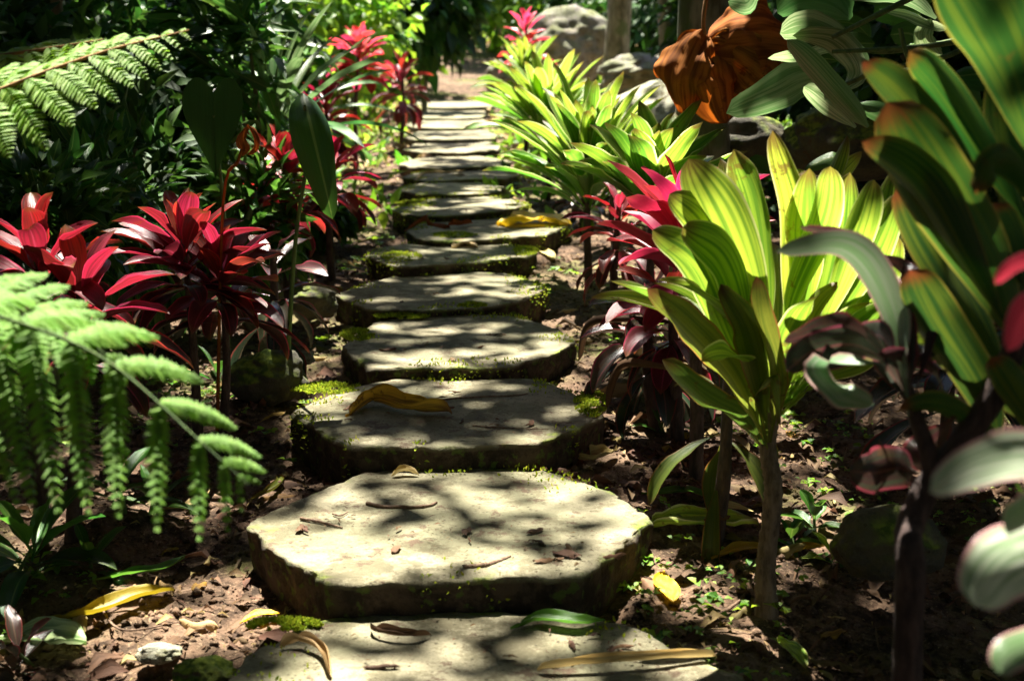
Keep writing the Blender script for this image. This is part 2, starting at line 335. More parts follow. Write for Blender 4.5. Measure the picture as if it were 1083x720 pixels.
# ------------------------------------------------------------------ stepping slabs
def slab(px, z, idx, label):
    o = [onz(a, b, z) for a, b in px]
    n = max(60, int(260/(1+idx*.2))); P = []
    tot = sum((o[k]-o[(k+1) % len(o)]).length for k in range(len(o)))
    for k in range(len(o)):
        a, b = o[k], o[(k+1) % len(o)]; c = max(2, int(n*(b-a).length/tot))
        for q in range(c): P.append(a.lerp(b, q/c))
    n = len(P); Q = []
    for k in range(n):   # soften corners
        Q.append((P[k-1]+P[k]*2+P[(k+1) % n])/4)
    c = sum(Q, Vector())/n; per = np.array(Q); cc = np.array(c)
    th = .13 if idx < 6 else .10
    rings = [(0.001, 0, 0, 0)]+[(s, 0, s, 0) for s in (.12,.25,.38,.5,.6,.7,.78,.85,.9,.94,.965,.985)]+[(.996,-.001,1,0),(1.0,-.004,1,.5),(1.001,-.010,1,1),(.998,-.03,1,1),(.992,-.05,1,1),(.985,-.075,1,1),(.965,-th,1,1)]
    Vv, L = [], []
    for s, dz, rim, side in rings:
        for k in range(n):
            p = cc+(per[k]-cc)*s
            v = Vector(p); ed = sstep(.8, 1, s)
            dd = .0025*noise.noise(v*11+Vector((idx*3,0,dz*30)))*ed+.006*noise.noise(v*38+Vector((0,idx,dz*60)))*ed+.003*noise.noise(v*95)*ed
            if s > .99: p = cc+(p-cc)*(1+dd/.3*1.1)
            zz = z+dz+.0045*noise.noise(v*5+Vector((idx,0,0)))+.0016*noise.noise(v*38)-.005*ed*max(0, noise.noise(v*24))
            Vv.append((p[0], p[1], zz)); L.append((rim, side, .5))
    m = len(rings); i, j = np.meshgrid(np.arange(m-1), np.arange(n), indexing='ij'); j2 = (j+1) % n
    Fa = np.stack([i*n+j, (i+1)*n+j, (i+1)*n+j2, i*n+j2], -1).reshape(-1, 4)
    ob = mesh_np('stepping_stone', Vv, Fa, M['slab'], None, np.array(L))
    return tag(ob, label, 'stepping stone', 'slabs of the garden path')
SL = ['nearest path slab, cut off by the bottom of the photo', 'largest bright slab strewn with brown twigs and crumbs', 'mossy slab carrying the curled yellow-brown leaf and a long twig',
 'slab with a tuft of grass at its front edge and moss at its left corner', 'shaded oval slab beside the small mossy stone', 'slab with moss at both front corners and a pale leaf on top',
 'slab with the big yellow leaf lying on its right end', 'slab just behind the big yellow leaf, mossy at its back left', 'grey slab two behind the big yellow leaf',
 'wide slab three behind the big yellow leaf with tan litter on it', 'slab five below the pale top landing, black riser and littered right end', 'slab four below the pale top landing with a black riser',
 'slab three below the pale top landing, tan and half shaded', 'thin pale slab two below the top landing', 'thin pale slab directly below the top landing', 'wide pale top landing slab at the far end of the path']
for k, (z, o) in enumerate(zip(ZT, OUT)): slab(o, z, k, SL[k])

# ------------------------------------------------------------------ plants
def cane_leaf(mb, base, az, e0, droop, L, W, lc, seed, **k):
    O = np.array([math.cos(az), math.sin(az), 0]); p = np.array(base, float); pts = [p.copy()]; n = 7
    for q in range(n):
        t = (q+.5)/n; e = e0-droop*t**1.4; p = p+(O*math.cos(e)+np.array([0,0,1])*math.sin(e))*L/n; pts.append(p.copy())
    side = np.array([-math.sin(az), math.cos(az), 0])
    ribbon(mb, pts, -side, W, lc, seed=seed, **k)
def cordyline(loc, hgt, n, L, W, mat, label, group=None, seed=0, lean=(0,0), stems=1, stemmat='cane', e=(1.45,-.1), droop=(.5,1.5), old='same', name='cordyline', cat='ti plant', rise=.3, extra=None, n_seg=14, sr=.012, agepow=1., cen=None, sharp=.7, peak=.52):
    rr = random.Random(seed); root = empty(name, loc); tag(root, label, cat, group)
    tips = []
    for s in range(stems):
        ox = (s-(stems-1)/2)*.045; top = Vector(loc)+Vector((lean[0]+ox*1.6, lean[1]+rr.uniform(-.02,.02), hgt*(1-.13*s)))
        a = Vector(loc)+Vector((ox, rr.uniform(-.02,.02), -.04)); mid = a.lerp(top, .5)+Vector((rr.uniform(-.02,.02), rr.uniform(-.02,.02), 0))
        mb = MB(); tube(mb, [a, mid, top], [sr*1.35, sr, sr*.6], n=14, k=8, bump=.05, seed=seed); mb.build('stem', M[stemmat], root); tips.append((a, top))
    mb = MB()
    for k in range(n):
        u = (k+.5)/n; a, top = tips[k % stems]
        az = k*2.39996+rr.uniform(-.35,.35); f = u**.8
        b = top.lerp(a, rise*f*rr.uniform(.7,1.1)) if hgt > 0 else top
        e0 = e[0]+(e[1]-e[0])*f+rr.uniform(-.15,.15); dr = droop[0]+(droop[1]-droop[0])*f*rr.uniform(.6,1.2)
        l = L*(.55+.45*min(1, u*3.2))*rr.uniform(.8,1.12)
        cane_leaf(mb, b, az, e0, dr, l, W*rr.uniform(.8,1.15)*(.75+.25*min(1,u*3)), (rr.random(), min(1, max(0, f**agepow+rr.uniform(-.15,.15))), rr.random()), seed*100+k, n=n_seg, twist=rr.uniform(-.5,.5), cup=rr.uniform(.25,.6), wav=rr.uniform(.03,.09), pet=.16, sharp=sharp, peak=peak)
    mb.build('foliage', M[mat], root)
    return root
def pxleaf(mb, pts, wpx, Y, lc, roll=0, seed=0, **k):
    """one leaf through points seen at (px, py) at distances Y (one value or one per point)"""
    Ys = Y if isinstance(Y, (list, tuple)) else [Y]*len(pts)
    P = [at(a, b, y) for (a, b), y in zip(pts, Ys)]
    C = np.array([list(p) for p in P]); c = C.mean(0); view = norm(c-np.array(EYE))
    T = norm(np.gradient(C, axis=0)).mean(0); side = np.cross(T, view)
    ribbon(mb, P, side, wpx*np.mean(Ys)/F*1.08, lc, roll=roll, seed=seed, **k)

# hero variegated plant, right
def hero():
    Yb = 2.03; b = ground(812, 657); Yb = b.y
    root = empty('cordyline', b); tag(root, 'tall yellow-green striped ti plant on a bare brown stem, right of the largest slab', 'ti plant')
    mb = MB(); tip = at(822, 420, Yb+.02)
    tube(mb, [b+Vector((0,0,-.04)), at(810,600,Yb), at(818,520,Yb), at(812,470,Yb+.01), tip], [v*(1.09 if q % 4 == 0 else 1) for q, v in enumerate(np.interp(np.linspace(0,1,90),[0,.08,.3,.6,1],[.028,.018,.0145,.0135,.011]))], n=120, k=14, bump=.035)
    mb.build('stem', M['stem'], root)
    mb = MB()
    A = [([(816,445),(800,330),(768,240),(728,168)],62,-.10,.25,.2),([(820,425),(812,310),(800,215),(776,158)],46,.0,.5,-.2),([(824,430),(836,300),(842,220),(817,138)],36,-.04,.0,.3),
     ([(830,425),(850,330),(856,250),(856,178)],44,-.06,.45,.1),([(835,425),(868,340),(890,260),(899,182)],50,.0,.4,-.3),([(838,428),(890,335),(925,260),(946,178)],46,.04,.35,.3),
     ([(840,400),(850,290),(875,200),(896,143)],24,.1,.15,.5),([(840,420),(862,290),(882,200),(912,160)],24,.1,.2,-.4),([(812,452),(775,362),(740,280),(690,243)],46,-.08,.3,.5),
     ([(812,462),(792,350),(768,272),(722,240)],44,-.12,.45,-.3),([(830,430),(900,330),(945,240),(938,190)],34,.12,.3,-.2),([(822,420),(790,300),(765,220),(762,168)],34,.14,.2,.2),
     ([(822,420),(850,300),(900,230),(930,205)],40,.14,.6,.2),([(826,430),(880,380),(905,350),(938,322)],34,-.08,.8,.3),([(824,440),(870,400),(915,380),(932,352)],26,.0,.7,-.3),([(832,420),(885,330),(918,270),(948,205)],40,-.10,.1,.2),([(834,420),(880,320),(905,250),(924,190)],38,-.12,.0,-.3),([(836,425),(895,350),(930,300),(950,250)],34,-.08,.3,.3),([(822,420),(835,320),(870,230),(878,176)],38,-.10,.1,.2),([(818,430),(780,320),(745,240),(708,205)],38,-.1,.1,.3),([(818,430),(800,360),(782,330),(742,222)],40,-.02,.7,.1)]
    for k, (pts, w, dy, age, ro) in enumerate(A):
        pxleaf(mb, pts, w*1.0, [Yb+.02, Yb+dy*.5, Yb+dy, Yb+dy*1.3], (random.random(), age, random.random()), roll=ro+random.uniform(-.35,.35), seed=k, pet=.2, cup=.55, wav=.09, n=30, m=9, sharp=.62, peak=.58, twist=random.uniform(-.5,.5))
    for k in range(16):
        cane_leaf(mb, at(816, 450-k*3, Yb+.01), k*2.4+.5, 1.25-.045*k+random.uniform(-.1,.1), .5+random.uniform(0,.6), random.uniform(.26,.36), random.uniform(.035,.05), (random.random(), random.uniform(0,.6), random.random()), 900+k, n=22, m=9, cup=.5, wav=.09, pet=.2, sharp=.62, peak=.58, twist=random.uniform(-.6,.6))
    mb.build('foliage', M['yg'], root)
    mb = MB()
    B = [([(812,470),(775,400),(732,352),(684,305)],42,-.12,.3,.5),([(812,468),(806,400),(792,345),(762,300)],36,-.14,.2,-.3),([(814,470),(822,400),(806,340),(800,292)],26,-.16,.4,.4),([(812,478),(800,420),(818,400),(826,452)],13,-.1,.3,.2),
     ([(822,450),(840,370),(862,322),(886,298)],20,-.08,.1,.1),([(812,474),(780,440),(745,420),(700,380)],36,-.02,.8,.6)]
    for k, (pts, w, dy, age, ro) in enumerate(B):
        pxleaf(mb, pts, w, [Yb, Yb+dy*.5, Yb+dy, Yb+dy], (random.random(), age, random.random()), roll=ro, seed=50+k, pet=.12, cup=.5, wav=.12, n=24, m=9, sharp=.5)
    mb.build('ageing_leaves', M['olive'], root)
hero()

# right foreground plant: dark green and maroon, out of focus
def fore_right():
    b = onground(985, 1.32)
    root = empty('cordyline', b); tag(root, 'large dark green ti plant nearest the camera at the right edge', 'ti plant')
    mb = MB(); Y = 1.38
    tube(mb, [b+Vector((0,0,-.05)), at(962,640,Y-.04), at(968,540,Y), at(1050,420,Y), at(1085,330,Y)], [.017,.015,.014,.013,.01], n=30, k=10, bump=.05)
    tube(mb, [at(966,560,Y), at(985,500,Y), at(965,430,Y+.02), at(950,385,Y+.04)], [.010,.009,.008,.006], n=20, k=8)
    mb.build('stem', M['cane'], root)
    mb = MB()
    A = [([(1090,400),(1045,290),(985,190),(938,108)],88,.0,.25,.1),([(1080,300),(1010,170),(950,100),(912,66)],42,.06,.3,.4),([(1100,260),(1050,170),(1000,90),(962,54)],44,.05,.3,-.3),
     ([(1110,220),(1080,100),(1045,20),(1000,-50)],92,-.1,.5,.1),([(1085,380),(1020,270),(970,190),(912,150)],54,.0,.6,.5),([(1110,260),(1085,190),(1055,170),(1030,205)],34,-.12,.2,.3),
     ([(1080,420),(1030,330),(990,260),(950,195)],52,.08,.9,-.2),([(1060,500),(1040,420),(990,340),(962,285)],58,.02,.8,.2),([(1100,420),(1075,330),(1060,260),(1045,215)],60,.03,.9,.3),
     ([(1100,460),(1060,420),(1010,380),(985,360)],40,.06,.9,.3),([(1080,520),(1050,470),(1000,432),(950,432)],32,.0,.4,.6),([(1110,380),(1090,250),(1070,150),(1062,60)],56,.12,.9,0),([(1120,500),(1095,450),(1070,410),(1048,378)],40,-.04,.4,.2)]
    for k, (pts, w, dy, age, ro) in enumerate(A):
        pxleaf(mb, pts, w, [Y, Y+dy*.5, Y+dy, Y+dy], (random.random(), age, random.random()), roll=ro, seed=100+k, pet=.12, cup=.5, wav=.05, n=22, m=9, sharp=.5, peak=.6)
    mb.build('foliage', M['dkgreen'], root)
    mb = MB(); Y2 = 1.42
    A = [([(962,440),(955,330),(905,262),(846,240)],24,.1,.2,.5),([(965,430),(985,330),(960,285),(915,268)],18,.12,.1,.3),
     ([(950,388),(905,352),(870,350),(828,362)],34,.05,.3,.7),([(950,390),(905,365),(860,372),(832,392)],40,.04,.8,.4),([(950,390),(930,355),(895,370),(868,388)],36,.02,.9,.2),
     ([(965,430),(935,380),(960,370),(992,372)],30,.0,.5,.3),([(970,500),(950,495),(925,500),(898,498)],50,-.02,.5,.1),([(1010,440),(985,470),(975,480),(985,500)],40,.0,.2,.2),
     ([(1000,430),(985,390),(940,375),(935,395)],18,-.04,.2,.7)]
    for k, (pts, w, dy, age, ro) in enumerate(A):
        pxleaf(mb, pts, w, [Y, Y2, Y2+dy, Y2+dy], (random.random(), age, random.random()), roll=ro, seed=130+k, pet=.1, cup=.35, wav=.07, n=22, m=9, sharp=.5)
    mb.build('maroon_leaves', M['maroon'], root)
    mb = MB()
    for k, (pts, w, dy, age, ro) in enumerate([([(962,440),(945,330),(900,262),(820,266)],34,.0,.7,.2),([(945,385),(870,385),(890,415),(924,428)],36,-.02,.6,.6),([(958,400),(950,330),(925,290),(900,275)],26,.06,.2,.5)]):
        pxleaf(mb, pts, w, [Y, Y2, Y2+dy, Y2+dy], (random.random(), age, random.random()), roll=ro, seed=150+k, pet=.1, cup=.35, wav=.05, n=22, m=9, sharp=.5)
    mb.build('grey_green_leaves', M['greypink'], root)
fore_right()
def striped():
    b = onground(1180, .92); root = empty('cordyline', b); tag(root, 'white-striped ti plant reaching in at the lower right corner, blurred', 'ti plant')
    mb = MB(); Y = .9; tip = at(1150, 520, Y)
    tube(mb, [b+Vector((0,0,-.05)), at(1165,620,Y), tip, at(1130,330,Y)], [.013,.011,.01,.008], n=20); mb.build('stem', M['cane'], root)
    mb = MB()
    for k, (pts, w, ro, age) in enumerate([([(1150,520),(1100,485),(1040,492),(984,520)],56,.3,0),([(1150,560),(1100,580),(1060,600),(1030,640)],84,.2,0),([(1150,560),(1110,530),(1080,545),(1062,560)],40,.3,.7),([(1150,620),(1110,670),(1070,690),(1058,712)],40,.3,.8)]):
        pxleaf(mb, pts, w, [Y, Y-.02, Y-.04, Y-.05], (.3, age, .9), roll=ro, seed=170+k, pet=.05, cup=.3, wav=.04, n=20, m=9, sharp=.45)
    mb.build('foliage', M['greypink'], root)
    mb = MB()
    for k, (pts, w, ro) in enumerate([([(1130,330),(1100,280),(1075,280),(1052,300)],20,.3),([(1130,330),(1110,320),(1085,330),(1066,372)],34,.1)]):
        pxleaf(mb, pts, w, Y+.1, (.5, .1, .6), roll=ro, seed=180+k, pet=.05, n=18, m=7, sharp=.45)
    mb.build('pink_leaves', M['pink'], root)
striped()

# row of ti plants, right of the path (px, Y, crown_py, leaf length, ...)
def plant_at(px, Y, crown_py, basepx=None, **k):
    b = onground(basepx or px, Y); t = at(px, crown_py, Y); k.setdefault('lean', (t.x-b.x, 0))
    return cordyline(b, t.z-b.z, **k)
G1 = 'ti plants right of the path'; G2 = 'ti plants left of the path'
plant_at(690,3.5,205,n=30,L=.28,W=.08,mat='yg',label='green striped ti plant with rounded upright leaves, behind the magenta one',group=G1,seed=3,e=(1.5,.7),droop=(.15,.7),rise=.2,agepow=.5)
plant_at(745,3.9,235,n=18,L=.22,W=.08,mat='yg',label='green ti plant half hidden below the hanging rust-brown leaf',group=G1,seed=33,e=(1.5,.7),droop=(.2,.9),rise=.2,agepow=.4)
plant_at(622,4.6,180,n=74,L=.40,W=.06,mat='yg',label='biggest yellow-green ti clump right of the steps, leaning over the path',group=G1,seed=4,e=(1.5,.65),droop=(.15,.8),rise=.35,agepow=.8,sharp=.55)
plant_at(650,5.3,185,n=20,L=.29,W=.075,mat='yg',label='yellow-green ti plant between the biggest clump and the pale rock',group=G1,seed=41,e=(1.5,.7),droop=(.2,.9),rise=.3,agepow=.8)
plant_at(578,6.6,130,n=74,L=.42,W=.068,mat='yg',label='bright yellow ti clump in front of the grey boulder',group=G1,seed=5,e=(1.5,.55),droop=(.15,.8),rise=.3,agepow=1.2)
plant_at(556,8.6,75,n=44,L=.34,W=.065,mat='yg',label='yellow and olive ti plant below the farthest pink one',group=G1,seed=6,e=(1.5,.3),droop=(.2,1.0),rise=.4,agepow=1.)
plant_at(556,9.0,22,n=26,L=.2,W=.06,mat='pink',label='farthest pink ti plant, at the left of the grey boulder',group=G1,seed=61,e=(1.4,.0),droop=(.3,1.2),rise=.4)
plant_at(725,2.65,235,basepx=740,n=30,L=.22,W=.066,mat='magenta',label='magenta and crimson ti plant beside the tall yellow-green one',group=G1,seed=7,e=(1.45,.2),droop=(.3,.9),rise=.3,agepow=.9)
plant_at(688,3.0,312,basepx=700,n=22,L=.2,W=.055,mat='maroon',label='low maroon ti plant with drooping grey-green leaves at the path side',group=G1,seed=8,e=(1.2,-.5),droop=(.7,1.6),rise=.6)
plant_at(655,3.9,215,n=26,L=.16,W=.04,mat='red',label='small dark red ti plant under the biggest yellow-green clump',group=G1,seed=9,e=(1.2,-.4),droop=(.5,1.5),rise=.5,agepow=.6)
plant_at(708,2.9,290,basepx=720,n=18,L=.17,W=.05,mat='red',label='dark burgundy ti plant in the shade just below the magenta one',group=G1,seed=81,e=(1.1,-.3),droop=(.4,1.3),rise=.5,agepow=.35)
plant_at(1010,2.6,300,n=26,L=.26,W=.055,mat='maroon',label='dark ti plant deep in shade behind the foreground plant at the right edge',group=G1,seed=82,e=(1.3,-.2),droop=(.4,1.2),rise=.5)
plant_at(618,5.6,205,n=18,L=.15,W=.04,mat='maroon',label='small maroon ti plant low beside the far steps',group=G1,seed=10,e=(1.1,-.4),droop=(.5,1.5),rise=.5)
plant_at(770,2.3,390,basepx=758,n=8,L=.2,W=.04,mat='olive',label='ragged olive ti plant in the shade left of the bare brown stem',group=G1,seed=12,e=(.8,-.8),droop=(.6,1.4),rise=.5)
# left
plant_at(214,2.85,252,basepx=216,n=64,L=.19,W=.05,mat='red',label='crimson ti plant on two dark stems left of the path, nearest in full view',group=G2,seed=21,stems=2,e=(1.5,-.15),droop=(.4,1.1),rise=.28,agepow=.5,sr=.0085,n_seg=18)
plant_at(62,2.35,268,basepx=50,n=40,L=.19,W=.056,mat='red',label='crimson ti plant at the left edge behind the blurred fern',group=G2,seed=22,e=(1.4,-.1),droop=(.4,1.1),rise=.25,agepow=.45,stems=2)
plant_at(300,4.0,165,n=34,L=.19,W=.055,mat='red',label='red ti plant behind the hanging heart-shaped leaf',group=G2,seed=23,e=(1.4,-.3),droop=(.4,1.4),rise=.4,agepow=1.2)
plant_at(352,4.6,165,n=30,L=.17,W=.05,mat='red',label='red ti plant just right of the long hanging leaf',group=G2,seed=24,e=(1.4,-.3),droop=(.4,1.4),rise=.4,agepow=1.2)
plant_at(345,6.2,105,n=34,L=.2,W=.06,mat='red',label='bright red ti plant below the two thin tree trunks',group=G2,seed=25,e=(1.4,-.3),droop=(.4,1.4),rise=.4,agepow=1.4)
plant_at(380,8.0,45,n=34,L=.22,W=.075,mat='pink',label='tall pinkish-red ti plant standing above the others on the left',group=G2,seed=26,e=(1.4,-.1),droop=(.4,1.3),rise=.3)
plant_at(425,9.0,72,n=34,L=.22,W=.06,mat='red',label='dark red ti plant farthest left of the landing, beside the dark shrub',group=G2,seed=27,e=(1.4,-.4),droop=(.4,1.4),rise=.5,agepow=.7)
plant_at(290,3.3,265,n=20,L=.2,W=.045,mat='maroon',label='low maroon ti plant right of the crimson one on two stems',group=G2,seed=28,e=(1.0,-.6),droop=(.5,1.4),rise=.5)
for k, (px, Y, cp, L, lb) in enumerate([(288,4.8,130,.55,'pale long-leaved dracaena in front of the dark bank'),(318,6.6,110,.5,'pale strappy dracaena by the thin tree trunks')]):
    plant_at(px,Y,cp,n=26,L=L,W=.045,mat='pale',label=lb,group=None,seed=70+k,e=(1.5,.2),droop=(.3,1.1),rise=.2,stemmat='stem',name='dracaena',cat='dracaena',agepow=.7)

# small green rosettes on the ground
def rosette(px, py, n, L, W, label, mat='green', seed=0, e=(1.3,.2), group='small green plants on the soil', hh=.03, name='seedling_plant', cat='seedling', drop=(.3,1.0)):
    b = ground(px, py); return cordyline(b, hh, n, L, W, mat, label, group, seed, sr=.004, e=e, droop=drop, stemmat='gstalk', name=name, cat=cat, rise=.5, n_seg=12)
rosette(128,558,9,.13,.032,'broad-leaved green seedling below the blurred fern',seed=1,hh=.06)
rosette(32,628,11,.17,.042,'dark green broad-leaved plant at the left edge',seed=2,hh=.05)
rosette(232,400,7,.12,.022,'upright green seedling behind the two dark stems',seed=3)
rosette(433,402,7,.045,.006,'tuft of grass at the front of the third slab',seed=4,hh=.005,name='grass_tuft',cat='grass tuft',e=(1.4,.9))
rosette(165,545,7,.11,.02,'strappy green seedling left of the largest slab',seed=18,hh=.03)
rosette(95,612,7,.10,.022,'strappy green plant above the olive-yellow leaf',seed=19,hh=.02)
rosette(700,455,7,.09,.016,'strappy green seedling on the soil right of the mossy slab',seed=20,hh=.02)
rosette(20,712,6,.10,.03,'reddish young plant at the lower left corner',mat='maroon',seed=5)
rosette(862,560,8,.07,.03,'small leafy weed right of the bare brown stem',seed=6)
rosette(835,582,8,.06,.028,'light green weed beside the mossy boulder',mat='green',seed=7)
rosette(400,150,12,.16,.05,'yellow-green leafy plant left of the far steps',mat='yg',seed=8,hh=.1)
rosette(385,172,12,.15,.05,'yellow-green leafy plant below its twin left of the far steps',mat='yg',seed=9,hh=.08)
rosette(392,128,12,.2,.06,'bright leafy plant near the left end of the landing',mat='yg',seed=10,hh=.1)
rosette(350,205,10,.14,.05,'dark green plant at the foot of the long hanging leaf',seed=11,hh=.08)
rosette(330,262,10,.12,.045,'green leafy plant above the small mossy stone',seed=12,hh=.06)
rosette(560,262,7,.05,.02,'tiny weed at the right corner of the leaf-topped slab',seed=13,hh=.01)
rosette(575,312,8,.05,.02,'tiny weed right of the shaded oval slab',seed=14,hh=.01)
rosette(372,480,7,.035,.016,'tiny fern-like weed below the grass tuft',seed=15,hh=.01)
rosette(262,415,8,.06,.02,'small weed at the left of the third slab',mat='pale',seed=16,hh=.02)
rosette(880,600,7,.06,.03,'yellowish weed between the brown stem and the boulder',mat='yg',seed=17)

# ------------------------------------------------------------------ ferns
def frond(root, path, nP, Lp, mat='fern', pinW=.011, up=(0,0,1), r=.003, asp=.45, sweep=.9, hang=.0, nl=22, taper=True, side=None, rach='rachis', leafl=1.0, seed=0, wf=1.6):
    rr = np.random.default_rng(seed); C = catmull(path, nP*2); T = norm(np.gradient(C, axis=0)); upv = np.array(up, float)
    mb = MB(); tube(mb, path, [r, r*.8, r*.3], n=30, k=6)
    Cc, Dd, Nn, Ll, Ww = [], [], [], [], []
    for i in range(nP):
        t = (i+.5)/nP; c = C[i*2]; tt = T[i*2]; s = norm(np.cross(tt, upv)); nrm = norm(np.cross(s, tt))
        ln = Lp*(min(1, t/.15+.35))*(1-t**1.8*.93 if taper else 1)
        for sg in (-1, 1):
            d = norm(s*sg+tt*(.35+.5*t)+nrm*rr.uniform(-.1,.2)+np.array([0,0,-hang*(1 if sg > 0 else .12)]))
            n1 = max(5, int(nl*ln/Lp)); l = np.linspace(.04, 1, n1)
            drp = np.array([0,0,-1])*(l**2*ln*(.18+hang*.4*(1 if sg > 0 else .2)))[:, None]
            q = c+d*(l*ln)[:, None]+drp; sd = norm(np.cross(d, nrm))
            wl = ln*.2*leafl*np.sin(np.pi*np.clip(l*.82+.16, 0, 1))**.8+.002
            tube(mb, [q[0], q[len(q)//2], q[-1]], [.0008, .0006, .0003], n=6, k=4)
            for s2 in (-1, 1):
                dd_ = norm(sd*s2+d*sweep*.45+rr.normal(0,.07,(n1,3))); Cc.append(q-dd_*(wl*.42)[:, None]); wl2 = wl*1.42; Dd.append(dd_); Nn.append(np.tile(nrm, (n1, 1))+rr.normal(0,.12,(n1,3))); Ll.append(wl2); Ww.append(np.full(n1, ln/n1*wf))
    Cc, Dd, Nn = map(np.concatenate, (Cc, Dd, Nn)); Ll = np.concatenate(Ll); Ww = np.concatenate(Ww)
    lc = rr.uniform(0, 1, (len(Cc), 3))*.35+.3; mb.build('rachis', M[rach], root)
    cards_obj('leaflets', M[mat], Cc, Dd, Nn, Ll, Ww, parent=root, fold=.12, bend=.15, lc=lc)
def fern(label, loc, fronds, **k):
    root = empty('fern', loc); tag(root, label, 'fern')
    for i, f in enumerate(fronds): frond(root, seed=i, **{**k, **f})
    return root
Yf = 1.85
fern('bright tree fern frond arching in at the top left', at(-120,200,Yf), [
 dict(path=[at(-120,150,Yf), at(0,95,Yf), at(110,55,Yf+.05), at(200,32,Yf+.1)], nP=15, Lp=.12, hang=.3, nl=26, leafl=1.15, up=(.1,-.35,1), r=.003),
 dict(path=[at(-140,80,Yf+.25), at(-20,62,Yf+.25), at(60,50,Yf+.25), at(110,42,Yf+.2)], nP=10, Lp=.12, hang=.2, nl=20, leafl=1.4, up=(0,-.3,1), r=.003)])
Yf = 1.25
fern('out of focus fern close to the camera at the lower left', at(-90,420,Yf), [
 dict(path=[at(-90,315,Yf-.05), at(0,335,Yf), at(110,380,Yf+.02), at(215,470,Yf), at(262,512,Yf)], nP=10, Lp=.125, hang=1.1, nl=30, wf=1.7, mat='fernlow', up=(0,-.5,1), r=.0022, rach='gstalk', leafl=.85),
 dict(path=[at(-120,315,Yf+.1), at(-20,318,Yf+.1), at(70,345,Yf+.1), at(140,400,Yf+.1)], nP=12, Lp=.09, hang=.1, nl=20, wf=1.5, mat='fernlow', up=(0,-.5,1), r=.0022, rach='gstalk', leafl=.9)])
def palmy(label, px, py, Y, n, L, seed, mat='creeper', Lp=.2):
    b = onground(px, Y); root = empty('fern', b); tag(root, label, 'fern'); rr = random.Random(seed); top = at(px, py, Y)
    mb = MB(); tube(mb, [b, b.lerp(top,.5), top], [.03,.025,.02], n=12); mb.build('trunk', M['bark'], root)
    for k in range(n):
        az = k*2.4+rr.uniform(-.3,.3); e = rr.uniform(.2,1.0); O = Vector((math.cos(az), math.sin(az), 0)); p = top.copy(); P = [p.copy()]
        for q in range(5): p = p+(O*math.cos(e)+Vector((0,0,1))*math.sin(e))*L/5; e -= .35; P.append(p.copy())
        frond(root, P, 15, Lp, mat=mat, hang=.2, nl=9, r=.005, seed=seed+k, leafl=1.6, rach='gstalk')
palmy('shaded tree fern at the far left edge', 60, -10, 4.8, 8, .9, 340)

# ------------------------------------------------------------------ big leaves
def heartleaf(mb, c, tipdir, nrm, L, W, lc, seed=0, fold=.2, droop=.25):
    """heart-shaped blade: polar grid"""
    tipdir = norm(np.array(tipdir)); sd = norm(np.cross(tipdir, np.array(nrm))); nn = np.cross(sd, tipdir); n, m = 33, 9
    rr = np.random.default_rng(seed); ph = rr.uniform(0, 6, 3)
    P = np.zeros((m, n, 3)); uv = np.zeros((m, n, 2))
    for i in range(m):
        q = i/(m-1)
        for j in range(n):
            a = math.pi-2*math.pi*j/(n-1); x = 16*math.sin(a)**3/32; y = -(13*math.cos(a)-5*math.cos(2*a)-2*math.cos(3*a)-math.cos(4*a))/29
            if y > 0: y *= 1.25
            z = fold*W*abs(x*q)*.8-droop*L*max(0, y*q)**2+.02*W*math.sin(a*7+ph[0])*q*q
            P[i, j] = np.array(c)+sd*x*W*q+tipdir*y*L*q+nn*z; uv[i, j] = (.5+x*q, .5+y*q*.7)
    mb.grid(P, uv, lc)
def bigleaf(label, px, py, Y, tip, L, W, mat, base, nrm=(0,-1,.3), cat='plant', name='elephant_ear', seed=0, lc=(.4,.8,.4), stalk='gstalk', **k):
    c = at(px, py, Y); root = empty(name, Vector(base)); tag(root, label, cat)
    mb = MB(); m_ = Vector(base).lerp(c, .5)+Vector((0,.05,.06)); tube(mb, [base, m_, c], [.006,.005,.003], n=16); mb.build('stalk', M[stalk], root)
    mb = MB(); heartleaf(mb, c, tip, nrm, L, W, lc, seed, **k); mb.build('leaf_blade', M[mat], root)
bigleaf('dark heart-shaped leaf standing upright behind the crimson ti plant', 226,122,3.3,(.0,-.1,-1),.21,.14,'creeper',onground(240,3.4),seed=1,lc=(.5,.2,.5),droop=.1)
def hang_leaf():
    b = onground(300,3.15); root = empty('anthurium', b); tag(root, 'anthurium with one long dark folded leaf hanging down beside the red ti plants', 'plant')
    mb = MB(); tube(mb, [b, at(312,260,3.1), at(326,160,3.05), at(322,112,3.0)], [.006,.005,.004,.003], n=18); mb.build('stalk', M['gstalk'], root)
    mb = MB(); pxleaf(mb, [(320,98),(328,130),(340,180),(352,232)], 44, [3.05,2.98,2.95,2.95], (.4,.7,.6), roll=.15, seed=4, pet=.0, cup=.55, n=22, m=9, sharp=.5, peak=.35); mb.build('leaf_blade', M['green'], root)
hang_leaf()
def dead_small():
    mb = MB(); pxleaf(mb, [(262,132),(258,145),(262,158),(256,166)], 20, 2.75, (.5,.4,.5), roll=.5, cup=1.2, wav=.2, pet=.05)
    pxleaf(mb, [(262,132),(268,142),(270,155),(262,164)], 14, 2.74, (.2,.2,.5), roll=-.5, cup=1.2, wav=.2, pet=.05)
    tube(mb, [at(262,133,2.75), at(252,170,2.77), at(236,215,2.8), onground(225,2.85)], [.003,.003,.003,.004])
    tag(mb.build('withered_flower', M['rust']), 'withered orange-brown flower on a thin stalk above the crimson ti plant', 'flower')
dead_small()

